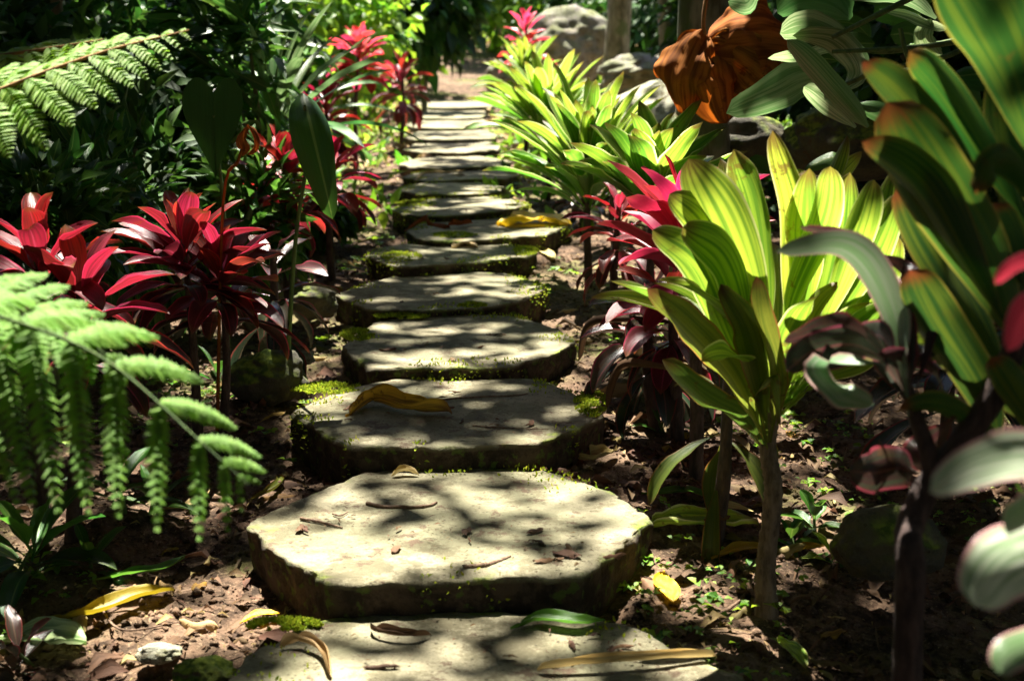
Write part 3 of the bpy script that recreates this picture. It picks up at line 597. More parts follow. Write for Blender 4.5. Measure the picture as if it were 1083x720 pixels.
# big-leaved plants top right (px pts)
def bigright():
    b = onground(960, 3.2); root = empty('philodendron', b); tag(root, 'sprawling philodendron with glossy leaves and long stalks at the upper right', 'plant')
    mb = MB(); Y = 3.0
    L = [([(885,100),(905,75),(880,45),(838,38)],34,Y,.0,.6),([(918,135),(895,110),(860,70),(832,42)],26,Y-.4,.7,.4),([(905,135),(880,115),(862,100),(850,92)],22,Y-.2,.0,.3),([(900,60),(880,40),(850,30),(825,36)],36,Y,.1,.4),
         ([(900,50),(870,55),(845,62),(812,62)],20,Y+.1,.1,.9),([(880,80),(850,85),(820,100),(768,120)],44,Y+.2,.6,.4),([(900,20),(880,5),(850,0),(822,14)],50,Y+.1,.9,.5),([(960,50),(975,45),(985,60),(950,80)],30,Y+.1,.5,.6),
         ([(990,20),(960,0),(930,-5),(900,0)],24,Y,.2,.7),([(1000,70),(980,50),(975,35),(985,20)],22,Y,.3,.4),([(1040,120),(1060,100),(1070,120),(1075,150)],20,Y-.5,.0,.4),([(1030,140),(1060,120),(1068,105),(1078,90)],16,Y-.5,.0,.4),
         ([(960,90),(985,75),(1000,85),(1010,100)],30,Y+.2,.7,.4),([(930,10),(960,15),(985,25),(1003,30)],16,Y,.0,.9),([(905,110),(935,120),(955,140),(960,160)],26,Y+.2,.8,.5),([(820,-10),(800,-8),(790,5),(770,2)],30,Y+.2,.4,.6)]
    for k, (pts, w, y, age, ro) in enumerate(L): pxleaf(mb, pts, w, y, (random.random(), age, random.random()), roll=ro, seed=200+k, pet=.04, cup=.3, n=18, m=7, sharp=.5, wav=.06)
    mb.build('foliage', M['pale'], root)
    mb = MB(); rr = random.Random(5)
    for k in range(26):
        x, y = rr.uniform(800,1090), rr.uniform(-30,190); a = rr.uniform(-.6,.6)+ (math.pi if rr.random()<.5 else 0); l = rr.uniform(35,75); yy = Y+rr.uniform(.3,1.2)
        pxleaf(mb, [(x,y),(x+l*.4*math.cos(a),y+l*.3*math.sin(a)-6),(x+l*math.cos(a),y+l*math.sin(a)+8)], rr.uniform(16,34), yy, (rr.random(), rr.random(), rr.random()), roll=rr.uniform(-1,1), seed=260+k, pet=.04, n=12, m=5, sharp=.5)
    mb.build('shaded_leaves', M['green'], root)
    for k, P in enumerate([[(1040,35),(1000,45),(940,55),(898,52)],[(1080,30),(1010,45),(940,52),(880,55)],[(1083,20),(1000,60),(930,75),(872,100)],[(980,-10),(930,15),(900,30),(880,40)],[(1010,130),(985,110),(960,60),(952,30)]]):
        mb = MB(); tube(mb, [at(a, b2, Y-.1*k) for a, b2 in P], [.006,.005,.004], n=24, k=6); mb.build('stalk', M['gstalk'], root)
bigright()
def rustleaf():
    Y = 3.6; root = empty('dead_leaf', at(755,40,Y)); tag(root, 'huge crumpled rust-brown dead leaf hanging against the mossy trunk', 'dead leaf')
    for k, (pts, w) in enumerate([([(745,46),(775,38),(808,34),(842,46)],92),([(744,32),(728,50),(716,85),(722,122)],62),([(745,42),(752,70),(760,95),(768,130)],78),([(748,44),(778,64),(800,82),(822,98)],74)]):
        mb = MB(); pxleaf(mb, pts, w, [Y, Y-.03, Y-.05, Y-.02], (.4+.1*k, .3, .6), roll=.3*(-1)**k, seed=280+k, pet=.02, cup=.35, wav=.12, n=50, m=21, sharp=.36, curl=.3, wr=.07); mb.build('lobe', M['rust'], root)
    mb = MB(); tube(mb, [at(750,-20,Y+.02), at(744,20,Y), at(746,44,Y)], [.006,.005,.005]); mb.build('stalk', M['rachis'], root)
rustleaf()

# ------------------------------------------------------------------ rocks
def rock(px, py, Y, wpx, hpx, label, mat='rock', seed=0, depth=.8, name='rock', cat='rock', amp=.28, onpt=None):
    import bmesh
    c = onpt or at(px, py, Y); w, hh = wpx*Y/F/2, hpx*Y/F/2
    bm = bmesh.new(); bmesh.ops.create_icosphere(bm, subdivisions=5, radius=1)
    for v in bm.verts:
        p = v.co.copy(); q = p*1.3+Vector((seed*7.3,seed*3.1,0))
        k = 1+amp*noise.noise(q)+amp*.45*noise.noise(q*2.7)+amp*.12*noise.noise(q*9)
        v.co = Vector((p.x*w*k, p.y*w*depth*k, p.z*hh*k))+c
    me = bpy.data.meshes.new(name); bm.to_mesh(me); bm.free()
    for f in me.polygons: f.use_smooth = True
    me.materials.append(M[mat]); o = bpy.data.objects.new(name, me); COL.objects.link(o); return tag(o, label, cat)
rock(330,320,3.75,50,40,'small mossy stone beside the shaded oval slab','mossrock',1)
rock(215,712,1.82,70,36,'moss-covered stone at the lower left of the nearest slab','mossrock',2)
rock(168,690,1.9,52,18,'small pale stone lying on the soil at the lower left','palerock',3)
rock(938,575,2.1,120,80,'dark boulder with a mossy top behind the foreground stem','mossrock',4,amp=.2)
rock(600,52,12.5,90,75,'large grey boulder behind the bright yellow ti clump','rock',5)
rock(690,78,10.5,100,40,'low tan rock left of the mossy trunk','rock',6)
rock(715,140,6.6,210,110,'big pale flat rock in full sun between the ti clumps and the trunk','palerock',7,depth=1.0,amp=.2)
rock(436,118,D[-2]+.2,20,14,'small grey rock at the left end of the landing','rock',8)
rock(530,85,14,34,40,'grey stone leaning behind the right end of the landing','rock',9)
rock(905,150,3.9,150,80,'dark mossy rock below the philodendron leaves','mossrock',10,amp=.2)
rock(790,150,4.4,80,60,'bright mossy rock behind the tall yellow-green ti plant','mossrock',11,amp=.15)
rock(312,378,3.3,40,18,'flat tan stone left of the third slab','palerock',12)
rock(285,400,3.1,80,60,'dark stone in shade between the two stems and the third slab','mossrock',13)

# ------------------------------------------------------------------ fallen leaves, twigs
def lying(pts, wpx, mat, label, z=None, Y=None, name='fallen_leaf', cat='fallen leaf', group=None, lift=.004, lc=None, seed=0, arch=.006, **k):
    P = []
    for a, b in pts:
        if z is not None: p = onz(a, b, z+lift)
        else: p = ground(a, b); p.z += lift
        P.append(p)
    n = len(P)
    for q in range(n): P[q] = P[q]+Vector((0, 0, arch*math.sin(math.pi*q/(n-1))))
    if z is None:
        zz = np.mean([p.z for p in P])
        for p in P: p.z = p.z*.5+zz*.5+.004
    C = np.array([list(p) for p in P]); T = norm(C[-1]-C[0]); side = np.cross(T, (0,0,1)); Yd = C[:,1].mean()
    fs = abs(side[0])+abs(side[1])*math.sin(ang(pts[0][1])); W = wpx*Yd/F/max(.25, fs)
    mb = MB(); ribbon(mb, P, side, W*1.25, lc or (random.random(), random.uniform(.1,.5), random.random()), seed=seed, n=26, m=11, wr=.12, **k)
    return tag(mb.build(name, M[mat], None), label, cat, group)
Z = ZT
lying([(366,440),(395,428),(430,436),(478,436)],11,'curl','curled yellow-brown leaf on the mossy slab',z=Z[2],cup=1.1,wav=.18,pet=.04,sharp=.4,lc=(.45,0,1))
lying([(526,237),(550,236),(575,235),(600,237)],11,'yellow','big bright yellow leaf on the right end of its slab',z=Z[6],cup=.15,wav=.05,pet=.04,lift=.008,sharp=.45,lc=(.6,0,.9),arch=.015)
lying([(428,244),(450,236),(478,240),(500,236)],10,'rust','red-brown dead leaf left of the big yellow leaf',z=Z[6],cup=1,wav=.2,pet=.04,lift=.007)
lying([(478,262),(490,259),(505,261)],6,'tan','pale leaf lying on the slab before the big yellow leaf',z=Z[5],cup=.3,pet=.04)
lying([(540,664),(570,658),(610,662),(640,655)],14,'green','narrow green leaf on the nearest slab',z=Z[0],cup=.6,pet=.12,lc=(.5,.1,.9))
lying([(568,708),(620,706),(700,700),(758,694)],10,'tan','long dry yellow-brown leaf sheath on the nearest slab',z=Z[0],cup=1.3,pet=.02,sharp=.15,lc=(.6,.0,.9))
lying([(296,684),(318,682),(340,692),(350,716)],17,'tan','curled tan leaf on the left of the nearest slab',z=Z[0],cup=1.4,pet=.02,sharp=.3,wav=.2)
lying([(392,664),(400,672),(430,676),(456,671)],9,'dry','curled brown leaf with a stalk on the nearest slab',z=Z[0],cup=1.5,pet=.02,wav=.25)
lying([(414,503),(428,501),(443,502)],5,'tan','small pale curled leaf at the back of the largest slab',z=Z[1],cup=.8,pet=.02)
lying([(100,632),(140,622),(170,612),(200,594)],15,'green','long green fallen leaf on dark soil at the left',cup=.6,pet=.1,lc=(.5,.0,1),lift=.01)
lying([(50,668),(100,664),(150,652),(186,636)],22,'yellow','olive-yellow fallen leaf with a yellow tip at the left',cup=.7,pet=.12,lc=(.9,1,.1),lift=.012)
lying([(-8,686),(25,684),(60,686),(92,688)],24,'pale','pale green and white fallen leaf at the lower left edge',cup=.4,pet=.15,lc=(.5,.0,1),lift=.01)
lying([(254,664),(270,660),(284,658),(296,655)],11,'yellow','small yellow leaf on lit soil left of the nearest slab',cup=.4,pet=.04,lc=(.5,0,.9),lift=.007)
lying([(680,580),(715,576),(760,572),(802,570)],22,'yg','wide lime-green fallen leaf right of the largest slab',cup=.5,pet=.08,lc=(.5,.0,1),lift=.01,sharp=.4)
lying([(702,612),(700,625),(708,636),(712,648)],20,'yellow','upright yellow leaf on the soil below the lime-green one',cup=.2,pet=.04,lc=(.6,0,1),lift=.007)
lying([(752,608),(775,600),(795,596),(815,592)],15,'yellow','yellow-brown leaf half hidden behind the bare brown stem',cup=.5,pet=.1,lc=(.2,1,.4),lift=.007)
lying([(838,596),(850,592),(862,592),(872,588)],12,'yellow','crumpled yellow leaf by the small weeds at the right',cup=1,pet=.04,lc=(.2,1,.4),lift=.007)
lying([(822,690),(830,700),(842,712),(852,726)],20,'yg','yellow-green leaf end at the bottom edge beside the brown stem',cup=.5,pet=.04,lc=(.6,0,1),lift=.01)
lying([(678,534),(700,537),(730,538),(758,543)],9,'green','dark narrow leaf on soil above the lime-green one',cup=.6,pet=.1,lift=.007)
lying([(740,470),(770,474),(785,484),(792,492)],9,'tan','small cream leaf under the tall ti plant',cup=.6,pet=.1,lift=.01)
lying([(560,262),(568,268),(578,274),(586,280)],12,'tan','pale flat leaf right of the slab with a leaf on top',cup=.2,pet=.04,lift=.007)
lying([(612,420),(640,425),(670,423),(706,421)],8,'tan','yellowish dry leaf stalk on the soil right of the mossy slab',cup=1,pet=.1,lift=.007)
lying([(612,500),(625,505),(640,500),(652,494)],14,'tan','crumpled pale dead leaf behind the right end of the largest slab',cup=.9,wav=.2,pet=.04,lift=.01)
lying([(440,190),(450,185),(478,184),(492,180)],7,'tan','tan leaf lying across the wide far slab',z=Z[9],cup=.6,pet=.04,lift=.007)
lying([(545,195),(560,190),(575,186),(585,180)],9,'tan','large tan leaf on the bank right of the far slabs',cup=.6,pet=.04,lift=.04)
lying([(165,555),(195,548),(212,540),(222,526)],14,'tan','grey-green curled leaf on dark soil left of the largest slab',cup=.6,pet=.3,lift=.01)
lying([(262,540),(285,535),(297,522),(292,512)],12,'olive','curled olive leaf at the left corner of the largest slab',cup=.9,pet=.04,lift=.01)
# drooping dry strap leaf right of third slab
mb = MB(); pxleaf(mb, [(712,342),(660,340),(622,346),(612,382)], 14, [2.9,3.0,3.1,3.15], (.5,.9,.2), roll=.5, cup=1.0, pet=.02, sharp=.3, n=24)
pxleaf(mb, [(712,392),(680,388),(655,392),(642,432)], 16, [2.75,2.8,2.85,2.85], (.5,.5,.3), roll=.5, cup=1.0, pet=.02, sharp=.3, n=24)
tag(mb.build('dry_strap_leaves', M['dry']), 'two dry brown strap leaves arching down onto the soil at the right path side', 'dead leaves')
def twig(pts, z, label, r=.0025, group='twigs on the slabs', w=.5):
    P = [onz(a, b, z+.002) if z is not None else ground(a, b)+Vector((0,0,.01)) for a, b in pts]
    mb = MB(); tube(mb, P, [r, r*.8, r*.5], n=18, k=6, bump=.15); return tag(mb.build('twig', M['twig']), label, 'twig', group)
twig([(447,424),(500,420),(545,418),(558,416)],Z[2],'long thin twig across the mossy slab',.0022)
twig([(500,450),(530,452),(580,454)],Z[2],'thin twig near the front right of the mossy slab',.0018)
twig([(318,548),(340,552),(362,558)],Z[1],'forked twig at the left of the largest slab',.003)
twig([(388,532),(410,536),(450,535),(462,531)],Z[1],'dark twig near the back of the largest slab',.004)
twig([(352,543),(360,545),(368,541)],Z[1],'tiny dark twig on the left back of the largest slab',.002)
twig([(490,600),(515,597),(540,588)],Z[1],'brown curled bark strip at the front right of the largest slab',.005)
twig([(750,668),(770,655),(788,640),(800,622)],None,'pale thin branch on the soil by the bare brown stem',.003)
twig([(702,538),(704,555),(710,572)],None,'short grey stick standing by the lime-green leaf',.002)
twig([(105,650),(130,680),(190,668)],None,'thin pale twig below the olive-yellow leaf',.002)
def slab_litter():
    C, Dr, N, L, W = [], [], [], [], []
    spots = [(1,(460,560),60,26,60),(1,(590,585),50,26,90),(1,(350,545),45,14,40),(1,(540,560),110,40,50),(2,(520,450),60,14,40),(2,(445,430),60,16,24),(3,(470,360),90,18,24),(0,(450,680),120,26,40),(0,(640,690),90,20,70),(4,(460,310),70,14,20),(5,(480,270),60,8,16),(7,(490,218),50,6,20),(9,(500,185),40,4,20),(10,(510,171),25,3,20)]
    for s, (cx, cy), sx, sy, n in spots:
        for _ in range(n):
            p = onz(random.gauss(cx, sx*.5), random.gauss(cy, sy*.5), ZT[s]+.005); C.append(p); a = random.uniform(0, 6.28); Dr.append((math.cos(a), math.sin(a), random.uniform(-.02,.06)))
            N.append((random.gauss(0,.25), random.gauss(0,.25), 1)); l = random.choice([.002,.003,.004,.004,.006,.006,.009]); L.append(l*random.uniform(.8,1.5)); W.append(l*random.uniform(.2,.5))
    mb = MB()
    for q in range(60):
        s, (cx, cy), sx, sy, n = random.choice(spots); c = onz(random.gauss(cx, sx*.6), random.gauss(cy, sy*.6), ZT[s]+.004); a = random.uniform(0, 6.28); l = random.uniform(.015,.05); b = Vector((math.cos(a), math.sin(a), 0))*l; sd = (-math.sin(a), math.cos(a), random.uniform(-.3,.3))
        ribbon(mb, [c, c+b*.35+Vector(sd)*l*random.uniform(-.2,.2)+Vector((0,0,.003)), c+b*.7+Vector((0,0,.002)), c+b], sd, l*random.uniform(.2,.45), (random.random(), random.random(), random.random()), cup=random.uniform(.2,1.1), wav=.15, wr=.25, n=10, m=5, seed=q, pet=.02, sharp=.5)
    tag(mb.build('leaf_flakes', M['dry']), 'curled brown flakes of dead leaves lying on the slabs', 'leaf litter', kind='stuff')
    tag(cards_obj('leaf_crumbs', M['dry'], np.array(C), np.array(Dr), np.array(N), np.array(L), np.array(W), fold=.3), 'brown crumbs of dead leaves scattered on the slabs', 'leaf litter', kind='stuff')
slab_litter()

# ------------------------------------------------------------------ scattered litter, crumbs, ground cover, moss
from mathutils.bvhtree import BVHTree
def inslab(x, y):
    for k, (m, z) in enumerate(zip(MID, ZT)):
        if k == 0 and y < 2.0 and abs(x) < .34: return True
    return False
POLY = [[onz(a, b, z) for a, b in o] for z, o in zip(ZT, OUT)]
def onslab(x, y):
    for P in POLY:
        ys_ = [p.y for p in P]
        if not (min(ys_) < y < max(ys_)): continue
        c = False; n = len(P)
        for i in range(n):
            a, b = P[i], P[i-1]
            if (a.y > y) != (b.y > y) and x < (b.x-a.x)*(y-a.y)/(b.y-a.y)+a.x: c = not c
        if c: return True
    return False
def scatter(n, ylo, yhi, xw, pw=1.0, test=None, r=random.Random(3)):
    out = []
    while len(out) < n:
        y = ylo*(yhi/ylo)**(r.random()**pw); x = xpath(y)+r.uniform(-1, 1)*xw*(.6+y*.12)
        if onslab(x, y): continue
        if test and not test(x, y): continue
        out.append((x, y, ghz(x, y)))
    return np.array(out)
P = scatter(24000, 1.3, 20, 1.6); n = len(P); a = rng.uniform(0, 6.28, n); l = rng.choice([.005,.009,.014,.026,.05], n, p=[.4,.32,.18,.07,.03])*rng.uniform(.7,1.4,n)*(1+P[:,1]*.06)
Dr = np.stack([np.cos(a), np.sin(a), rng.uniform(-.1,.4,n)], 1); N = np.stack([rng.normal(0,.45,n), rng.normal(0,.45,n), np.ones(n)], 1); P[:, 2] += .003
half = rng.random(n) < .72
tag(cards_obj('leaf_litter', M['dry'], P[half], Dr[half], N[half], l[half], l[half]*.45, fold=.35, bend=.3), 'brown dead leaf litter covering the soil', 'leaf litter', kind='stuff')
tag(cards_obj('dry_leaf_scatter', M['tan'], P[~half], Dr[~half], N[~half], l[~half]*1.1, l[~half]*.4, fold=.35, bend=.3), 'pale tan leaf bits scattered over the soil', 'leaf litter', kind='stuff')
P = scatter(5000, 8, 26, 1.6, pw=.7); n = len(P); a = rng.uniform(0,6.28,n); l = rng.uniform(.06,.16,n)
tag(cards_obj('sunny_leaf_litter', M['tan'], P, np.stack([np.cos(a), np.sin(a), rng.uniform(0,.7,n)],1), rdir(n)*.5+np.array([0,0,.8]), l, l*.5), 'pale dry leaves covering the sunny ground around the landing', 'leaf litter', kind='stuff')
P = scatter(900, 1.3, 8, 1.4); n = len(P); a = rng.uniform(0,6.28,n); l = rng.uniform(.03,.11,n); P[:,2] += .006
tag(cards_obj('twig_litter', M['dry'], P, np.stack([np.cos(a), np.sin(a), rng.normal(0,.08,n)],1), np.tile([0,0,1.],(n,1))+rng.normal(0,.2,(n,3)), l, rng.uniform(.002,.006,n), bend=.08), 'thin broken twigs and stalks in the soil', 'twig litter', kind='stuff')
for nm, mt, cnt, lb, sd0 in [('curled_dead_leaves','dry',420,'curled brown dead leaves lying on the soil',1),('pale_dead_leaves','tan',150,'pale curled dead leaves on the soil',2),('yellowing_leaf_bits','curl',70,'yellow-brown bits of fallen leaves on the soil',3)]:
    P = scatter(cnt, 1.4, 8, 1.25, r=random.Random(sd0*31)); mb = MB(); r7 = random.Random(sd0)
    for q, p in enumerate(P):
        a = r7.uniform(0, 6.28); l = r7.uniform(.025,.075)*(1+p[1]*.06); b = Vector((math.cos(a), math.sin(a), r7.uniform(-.1,.25)))*l; sd = (-math.sin(a), math.cos(a), r7.uniform(-.5,.5)); c = Vector(p)+Vector((0,0,.004))
        ribbon(mb, [c, c+b*.35+Vector(sd)*l*r7.uniform(-.2,.2)+Vector((0,0,.006)), c+b*.7+Vector((0,0,.005)), c+b], sd, l*r7.uniform(.25,.5), (r7.random(), r7.random(), r7.random()), cup=r7.uniform(.2,1.3), wav=.15, wr=.25, n=10, m=5, seed=q+sd0*1000, pet=.05, sharp=.55)
    tag(mb.build(nm, M[mt]), lb, 'leaf litter', kind='stuff')
# soil crumbs: small octahedra
P = scatter(24000, 1.3, 8, 1.3); n = len(P); rad = rng.choice([.003,.005,.008,.013], n, p=[.45,.35,.15,.05])
oc = np.array([(1,0,0),(0,1,0),(-1,0,0),(0,-1,0),(0,0,.7),(0,0,-.7)]); jit = oc[None]*rng.uniform(.6,1.4,(n,6,1))*rad[:,None,None]
th = rng.uniform(0,6.28,n); rot = np.zeros((n,3,3)); rot[:,0,0]=np.cos(th); rot[:,0,1]=-np.sin(th); rot[:,1,0]=np.sin(th); rot[:,1,1]=np.cos(th); rot[:,2,2]=1
V = (np.einsum('nij,nkj->nki', rot, jit)+P[:,None]).reshape(-1,3); tr = np.array([[0,1,4],[1,2,4],[2,3,4],[3,0,4],[1,0,5],[2,1,5],[3,2,5],[0,3,5]])
tag(mesh_np('soil_crumbs', V, (tr[None]+np.arange(n)[:,None,None]*6).reshape(-1,3), M['soil'], smooth=False), 'loose crumbs of brown soil', 'soil crumbs', kind='stuff')
# seedlings ground cover
r3 = random.Random(8)
def tn(x, y): return noise.noise(Vector((x*2.2, y*2.2, 4))) > .05
P = scatter(1500, 1.5, 14, 1.3, test=tn); C, Dr, N, L = [], [], [], []
for p in P:
    k = r3.randint(3, 7); sz = r3.uniform(.007,.017)*(1+p[1]*.09); hh = r3.uniform(.004,.03)
    for q in range(k):
        a = r3.uniform(0, 6.28); C.append((p[0]+r3.gauss(0,.008), p[1]+r3.gauss(0,.008), p[2]+hh)); Dr.append((math.cos(a), math.sin(a), r3.uniform(-.1,.6))); N.append((0,0,1)); L.append(sz*r3.uniform(.7,1.3))
L = np.array(L); tag(cards_obj('ground_cover', M['bright'], np.array(C), np.array(Dr), np.array(N)+rng.normal(0,.3,(len(C),3)), L, L*.65), 'tiny green weeds sprouting from the soil', 'weeds', kind='stuff')
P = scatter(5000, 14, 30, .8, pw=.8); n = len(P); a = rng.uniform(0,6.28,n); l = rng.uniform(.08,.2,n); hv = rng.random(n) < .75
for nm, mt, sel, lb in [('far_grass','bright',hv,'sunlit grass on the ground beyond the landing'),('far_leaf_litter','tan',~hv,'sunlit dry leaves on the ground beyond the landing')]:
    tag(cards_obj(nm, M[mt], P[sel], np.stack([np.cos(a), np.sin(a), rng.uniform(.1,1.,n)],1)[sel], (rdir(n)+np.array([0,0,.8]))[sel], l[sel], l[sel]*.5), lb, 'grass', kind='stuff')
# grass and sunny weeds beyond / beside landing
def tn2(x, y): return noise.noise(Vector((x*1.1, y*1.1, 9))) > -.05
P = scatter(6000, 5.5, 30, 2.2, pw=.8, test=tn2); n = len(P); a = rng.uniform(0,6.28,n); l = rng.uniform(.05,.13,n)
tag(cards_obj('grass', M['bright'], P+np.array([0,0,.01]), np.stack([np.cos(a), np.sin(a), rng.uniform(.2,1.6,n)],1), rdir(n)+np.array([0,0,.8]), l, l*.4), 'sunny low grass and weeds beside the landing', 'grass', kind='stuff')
# creepers over the left bank and right bank
def cover(name, label, xr, yr, n, size, mat, hmax=.25, dens=None):
    P = []; r = random.Random(len(name)*7)
    while len(P) < n:
        y = r.uniform(*yr); x = xpath(y)+r.uniform(*xr)
        if dens and r.random() > dens(x, y): continue
        hgt = hmax*(.5+.5*noise.noise(Vector((x*2.3, y*2.3, 1))))*r.random()**.6
        P.append((x, y, ghz(x, y, False)+hgt))
    P = np.array(P); a = rng.uniform(0,6.28,n); l = rng.uniform(.6,1.4,n)*size
    tag(cards_obj(name, M[mat], P, np.stack([np.cos(a), np.sin(a)-.3, rng.uniform(-.8,.5,n)],1), np.stack([rng.normal(0,.5,n), rng.normal(-.4,.5,n), np.ones(n)],1), l, l*.6), label, 'creepers', kind='stuff')
cover('creepers', 'dark leafy creepers covering the left bank', (-4.2,-1.2), (2.4,9), 20000, .045, 'creeper', .3, lambda x, y: sstep(-1.2,-1.7,x-xpath(y)))
cover('bank_creepers', 'dark creepers on the right bank', (1.1,4.5), (3.0,9), 9000, .05, 'creeper', .25, lambda x, y: sstep(1.1,1.6,x-xpath(y)))
def tn3(x, y): return True
def moss(px, py, z, rx, ry, n, label):
    C = []
    for _ in range(n):
        a, q = random.uniform(0,6.28), math.sqrt(random.random()); x_, y_ = px+rx*q*math.cos(a), py+ry*q*math.sin(a)
        p = onz(x_, y_, z) if z is not None else ground(x_, y_)
        if noise.noise(Vector((p.x*40, p.y*40, 0))) < -.15: continue
        C.append((p.x, p.y, p.z+.001+.006*(1-q)))
    n = len(C); d = rdir(n); d[:, 2] = np.abs(d[:, 2])+.4
    tag(cards_obj('moss', M['moss'], np.array(C), d, rdir(n), rng.uniform(.005,.010,n), .004), label, 'moss', kind='stuff')
moss(378,355,ZT[3],18,6,2600,'yellow-green moss cushion at the left corner of the third slab')
moss(425,335,ZT[3]+.004,30,3,1500,'strip of moss between the third slab and the one behind')
moss(625,428,ZT[2],18,14,1500,'moss on the right end of the mossy slab')
moss(345,412,ZT[2]-.002,40,6,1500,'moss along the back left edge of the mossy slab')
moss(500,324,ZT[4]-.006,16,3,900,'moss clump on the front edge of the shaded oval slab')
moss(425,272,ZT[5],22,5,1200,'moss on the left corner of the slab with a pale leaf')
moss(556,266,ZT[5],14,5,900,'moss on the right corner of the slab with a pale leaf')
moss(480,249,ZT[6],25,3,800,'moss along the front of the slab with the yellow leaf')
moss(440,216,ZT[7],22,4,700,'moss on the back left of the slab behind the yellow leaf')
moss(300,662,ZT[0],40,6,2500,'dark moss at the back left corner of the nearest slab')

def rimmoss():
    C, D_, r = [], [], random.Random(12)
    for k, (P, z) in enumerate(zip(POLY, ZT)):
        c = sum(P, Vector())/len(P); per = sum((P[i]-P[i-1]).length for i in range(len(P)))
        if k > 9: continue
        for _ in range(int(5200*(.4 if k in (0, 1) else 1)*per/2/(1+.25*k))):
            i = r.randrange(len(P)); a, b = P[i-1], P[i]
            if r.random() > (a-b).length/.35: continue
            q = a.lerp(b, r.random()); nn = noise.noise(Vector((q.x*7, q.y*7, k*5.)))
            if nn < .08: continue
            s = r.random()**1.6*.10*min(1, nn*3.5); side = r.random() < .45; dv = (c-q).normalized()
            if side: p = q-dv*.004; p.z = z-r.random()**1.3*.06; d = -dv+Vector((0,0,.3))
            else: p = q+dv*(s+.002); p.z = z+.002; d = Vector((0,0,1))
            C.append(p[:]); D_.append((d+Vector((r.gauss(0,.6),r.gauss(0,.6),r.gauss(0,.3))))[:])
    n = len(C); tag(cards_obj('moss', M['moss'], np.array(C), np.array(D_), rdir(n), rng.uniform(.005,.011,n), .0045), 'fuzzy moss growing along the edges of the slabs', 'moss', kind='stuff')
rimmoss()
# ------------------------------------------------------------------ shrubs and trees of the background
def bush(px, Y, toppy, wpx, n, size, mat, label, name='shrub', cat='shrub', seed=0, stems=3, depth=.8, group=None, zlow=.1, dens=.35, hang=0., asp=.5):
    b = onground(px, Y); top = at(px, toppy, Y).z; w = wpx*Y/F/2; r = np.random.default_rng(seed); root = empty(name, b); tag(root, label, cat, group)
    hgt = top-b.z; c = np.array([b.x, b.y, b.z+hgt*(.5+zlow)]); R3 = np.array([w, w*depth, hgt*(.5-zlow*.5)])
    P = []; nc = 14
    cl = c+r.normal(0, .55, (nc, 3))*R3*.75
    while len(P) < n:
        q = cl[r.integers(nc)]+r.normal(0, dens, 3)*R3
        e = ((q-c)/R3); 
        if (e@e) < 1.35 and q[2] > b.z: P.append(q)
    P = np.array(P); d = norm(P-c+r.normal(0, .5, P.shape)*w); d[:, 2] -= .3+hang; l = size*r.uniform(.6,1.4,n)
    V, Fa, uv, lc = cards(P, d, r.normal(0, .5, (n,3))+np.array([0,-.2,1]), l, l*asp, lc=r.uniform(0,1,(n,3))); mesh_np('foliage', V, Fa, M[mat], uv, lc, root)
    for s in range(stems):
        mb = MB(); t = cl[s % nc]; tube(mb, [b+Vector((r.uniform(-.1,.1)*w,0,-.05)), b.lerp(Vector(t),.5)+Vector((r.uniform(-.1,.1),0,0)), Vector(t)], [.02*w+.012,.01*w+.008,.006], n=12, k=7); mb.build('stem', M['bark'], root)
    return root
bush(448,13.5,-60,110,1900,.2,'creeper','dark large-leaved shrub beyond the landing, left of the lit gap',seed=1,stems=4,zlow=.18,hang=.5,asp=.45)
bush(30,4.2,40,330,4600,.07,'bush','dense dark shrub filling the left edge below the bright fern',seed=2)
bush(255,4.7,-10,120,420,.16,'green','loose shrub of long narrow leaves above the heart-shaped leaf',seed=31,asp=.24,hang=.4)
bush(120,3.5,125,110,420,.07,'green','loose leafy plant at the foot of the dark bank, left of the crimson ti plant',seed=41,name='understory_plant',cat='plant',asp=.4)
bush(275,3.9,150,90,380,.065,'green','loose leafy plant behind the withered orange-brown flower',seed=42,name='understory_plant',cat='plant',asp=.4)
bush(175,3.8,95,80,340,.08,'bush','loose plant with narrow leaves below the tip of the bright fern frond',seed=43,name='understory_plant',cat='plant',asp=.3)
bush(60,3.2,150,120,420,.07,'green','loose green plant above the far left crimson ti plant',seed=44,name='understory_plant',cat='plant',asp=.4)
bush(150,5.2,20,300,3400,.08,'green','dark leafy shrub behind the crimson ti plant',seed=3)
bush(230,6.6,-20,220,2600,.1,'green','shrub behind the heart-shaped leaf',seed=4)
bush(70,8.0,-150,420,6000,.12,'creeper','tall dark shrub far back at the upper left',seed=5)
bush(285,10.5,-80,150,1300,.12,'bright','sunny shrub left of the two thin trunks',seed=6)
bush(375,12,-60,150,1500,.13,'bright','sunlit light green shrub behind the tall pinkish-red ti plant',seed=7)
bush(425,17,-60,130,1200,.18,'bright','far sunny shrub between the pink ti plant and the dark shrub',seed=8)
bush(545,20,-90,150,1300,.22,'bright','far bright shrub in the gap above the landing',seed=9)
bush(620,17,-90,150,2200,.14,'bush','fine-leaved green shrub behind the large grey boulder',seed=10)
bush(700,15,-40,170,3000,.14,'bush','shrub behind the low tan rock',seed=11)
bush(800,9,-80,200,3600,.1,'bush','shrub behind the rust-brown leaf',seed=12)
bush(900,6.5,-60,260,4600,.09,'creeper','dark shrub behind the philodendron',seed=13)
bush(1050,5.2,-80,300,5200,.08,'creeper','dark shrub at the upper right corner',seed=14)
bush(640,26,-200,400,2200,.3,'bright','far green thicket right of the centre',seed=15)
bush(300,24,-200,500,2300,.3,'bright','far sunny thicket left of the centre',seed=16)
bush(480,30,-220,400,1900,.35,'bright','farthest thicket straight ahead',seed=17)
bush(1000,16,-200,500,4200,.22,'bush','far thicket at the right',seed=18)
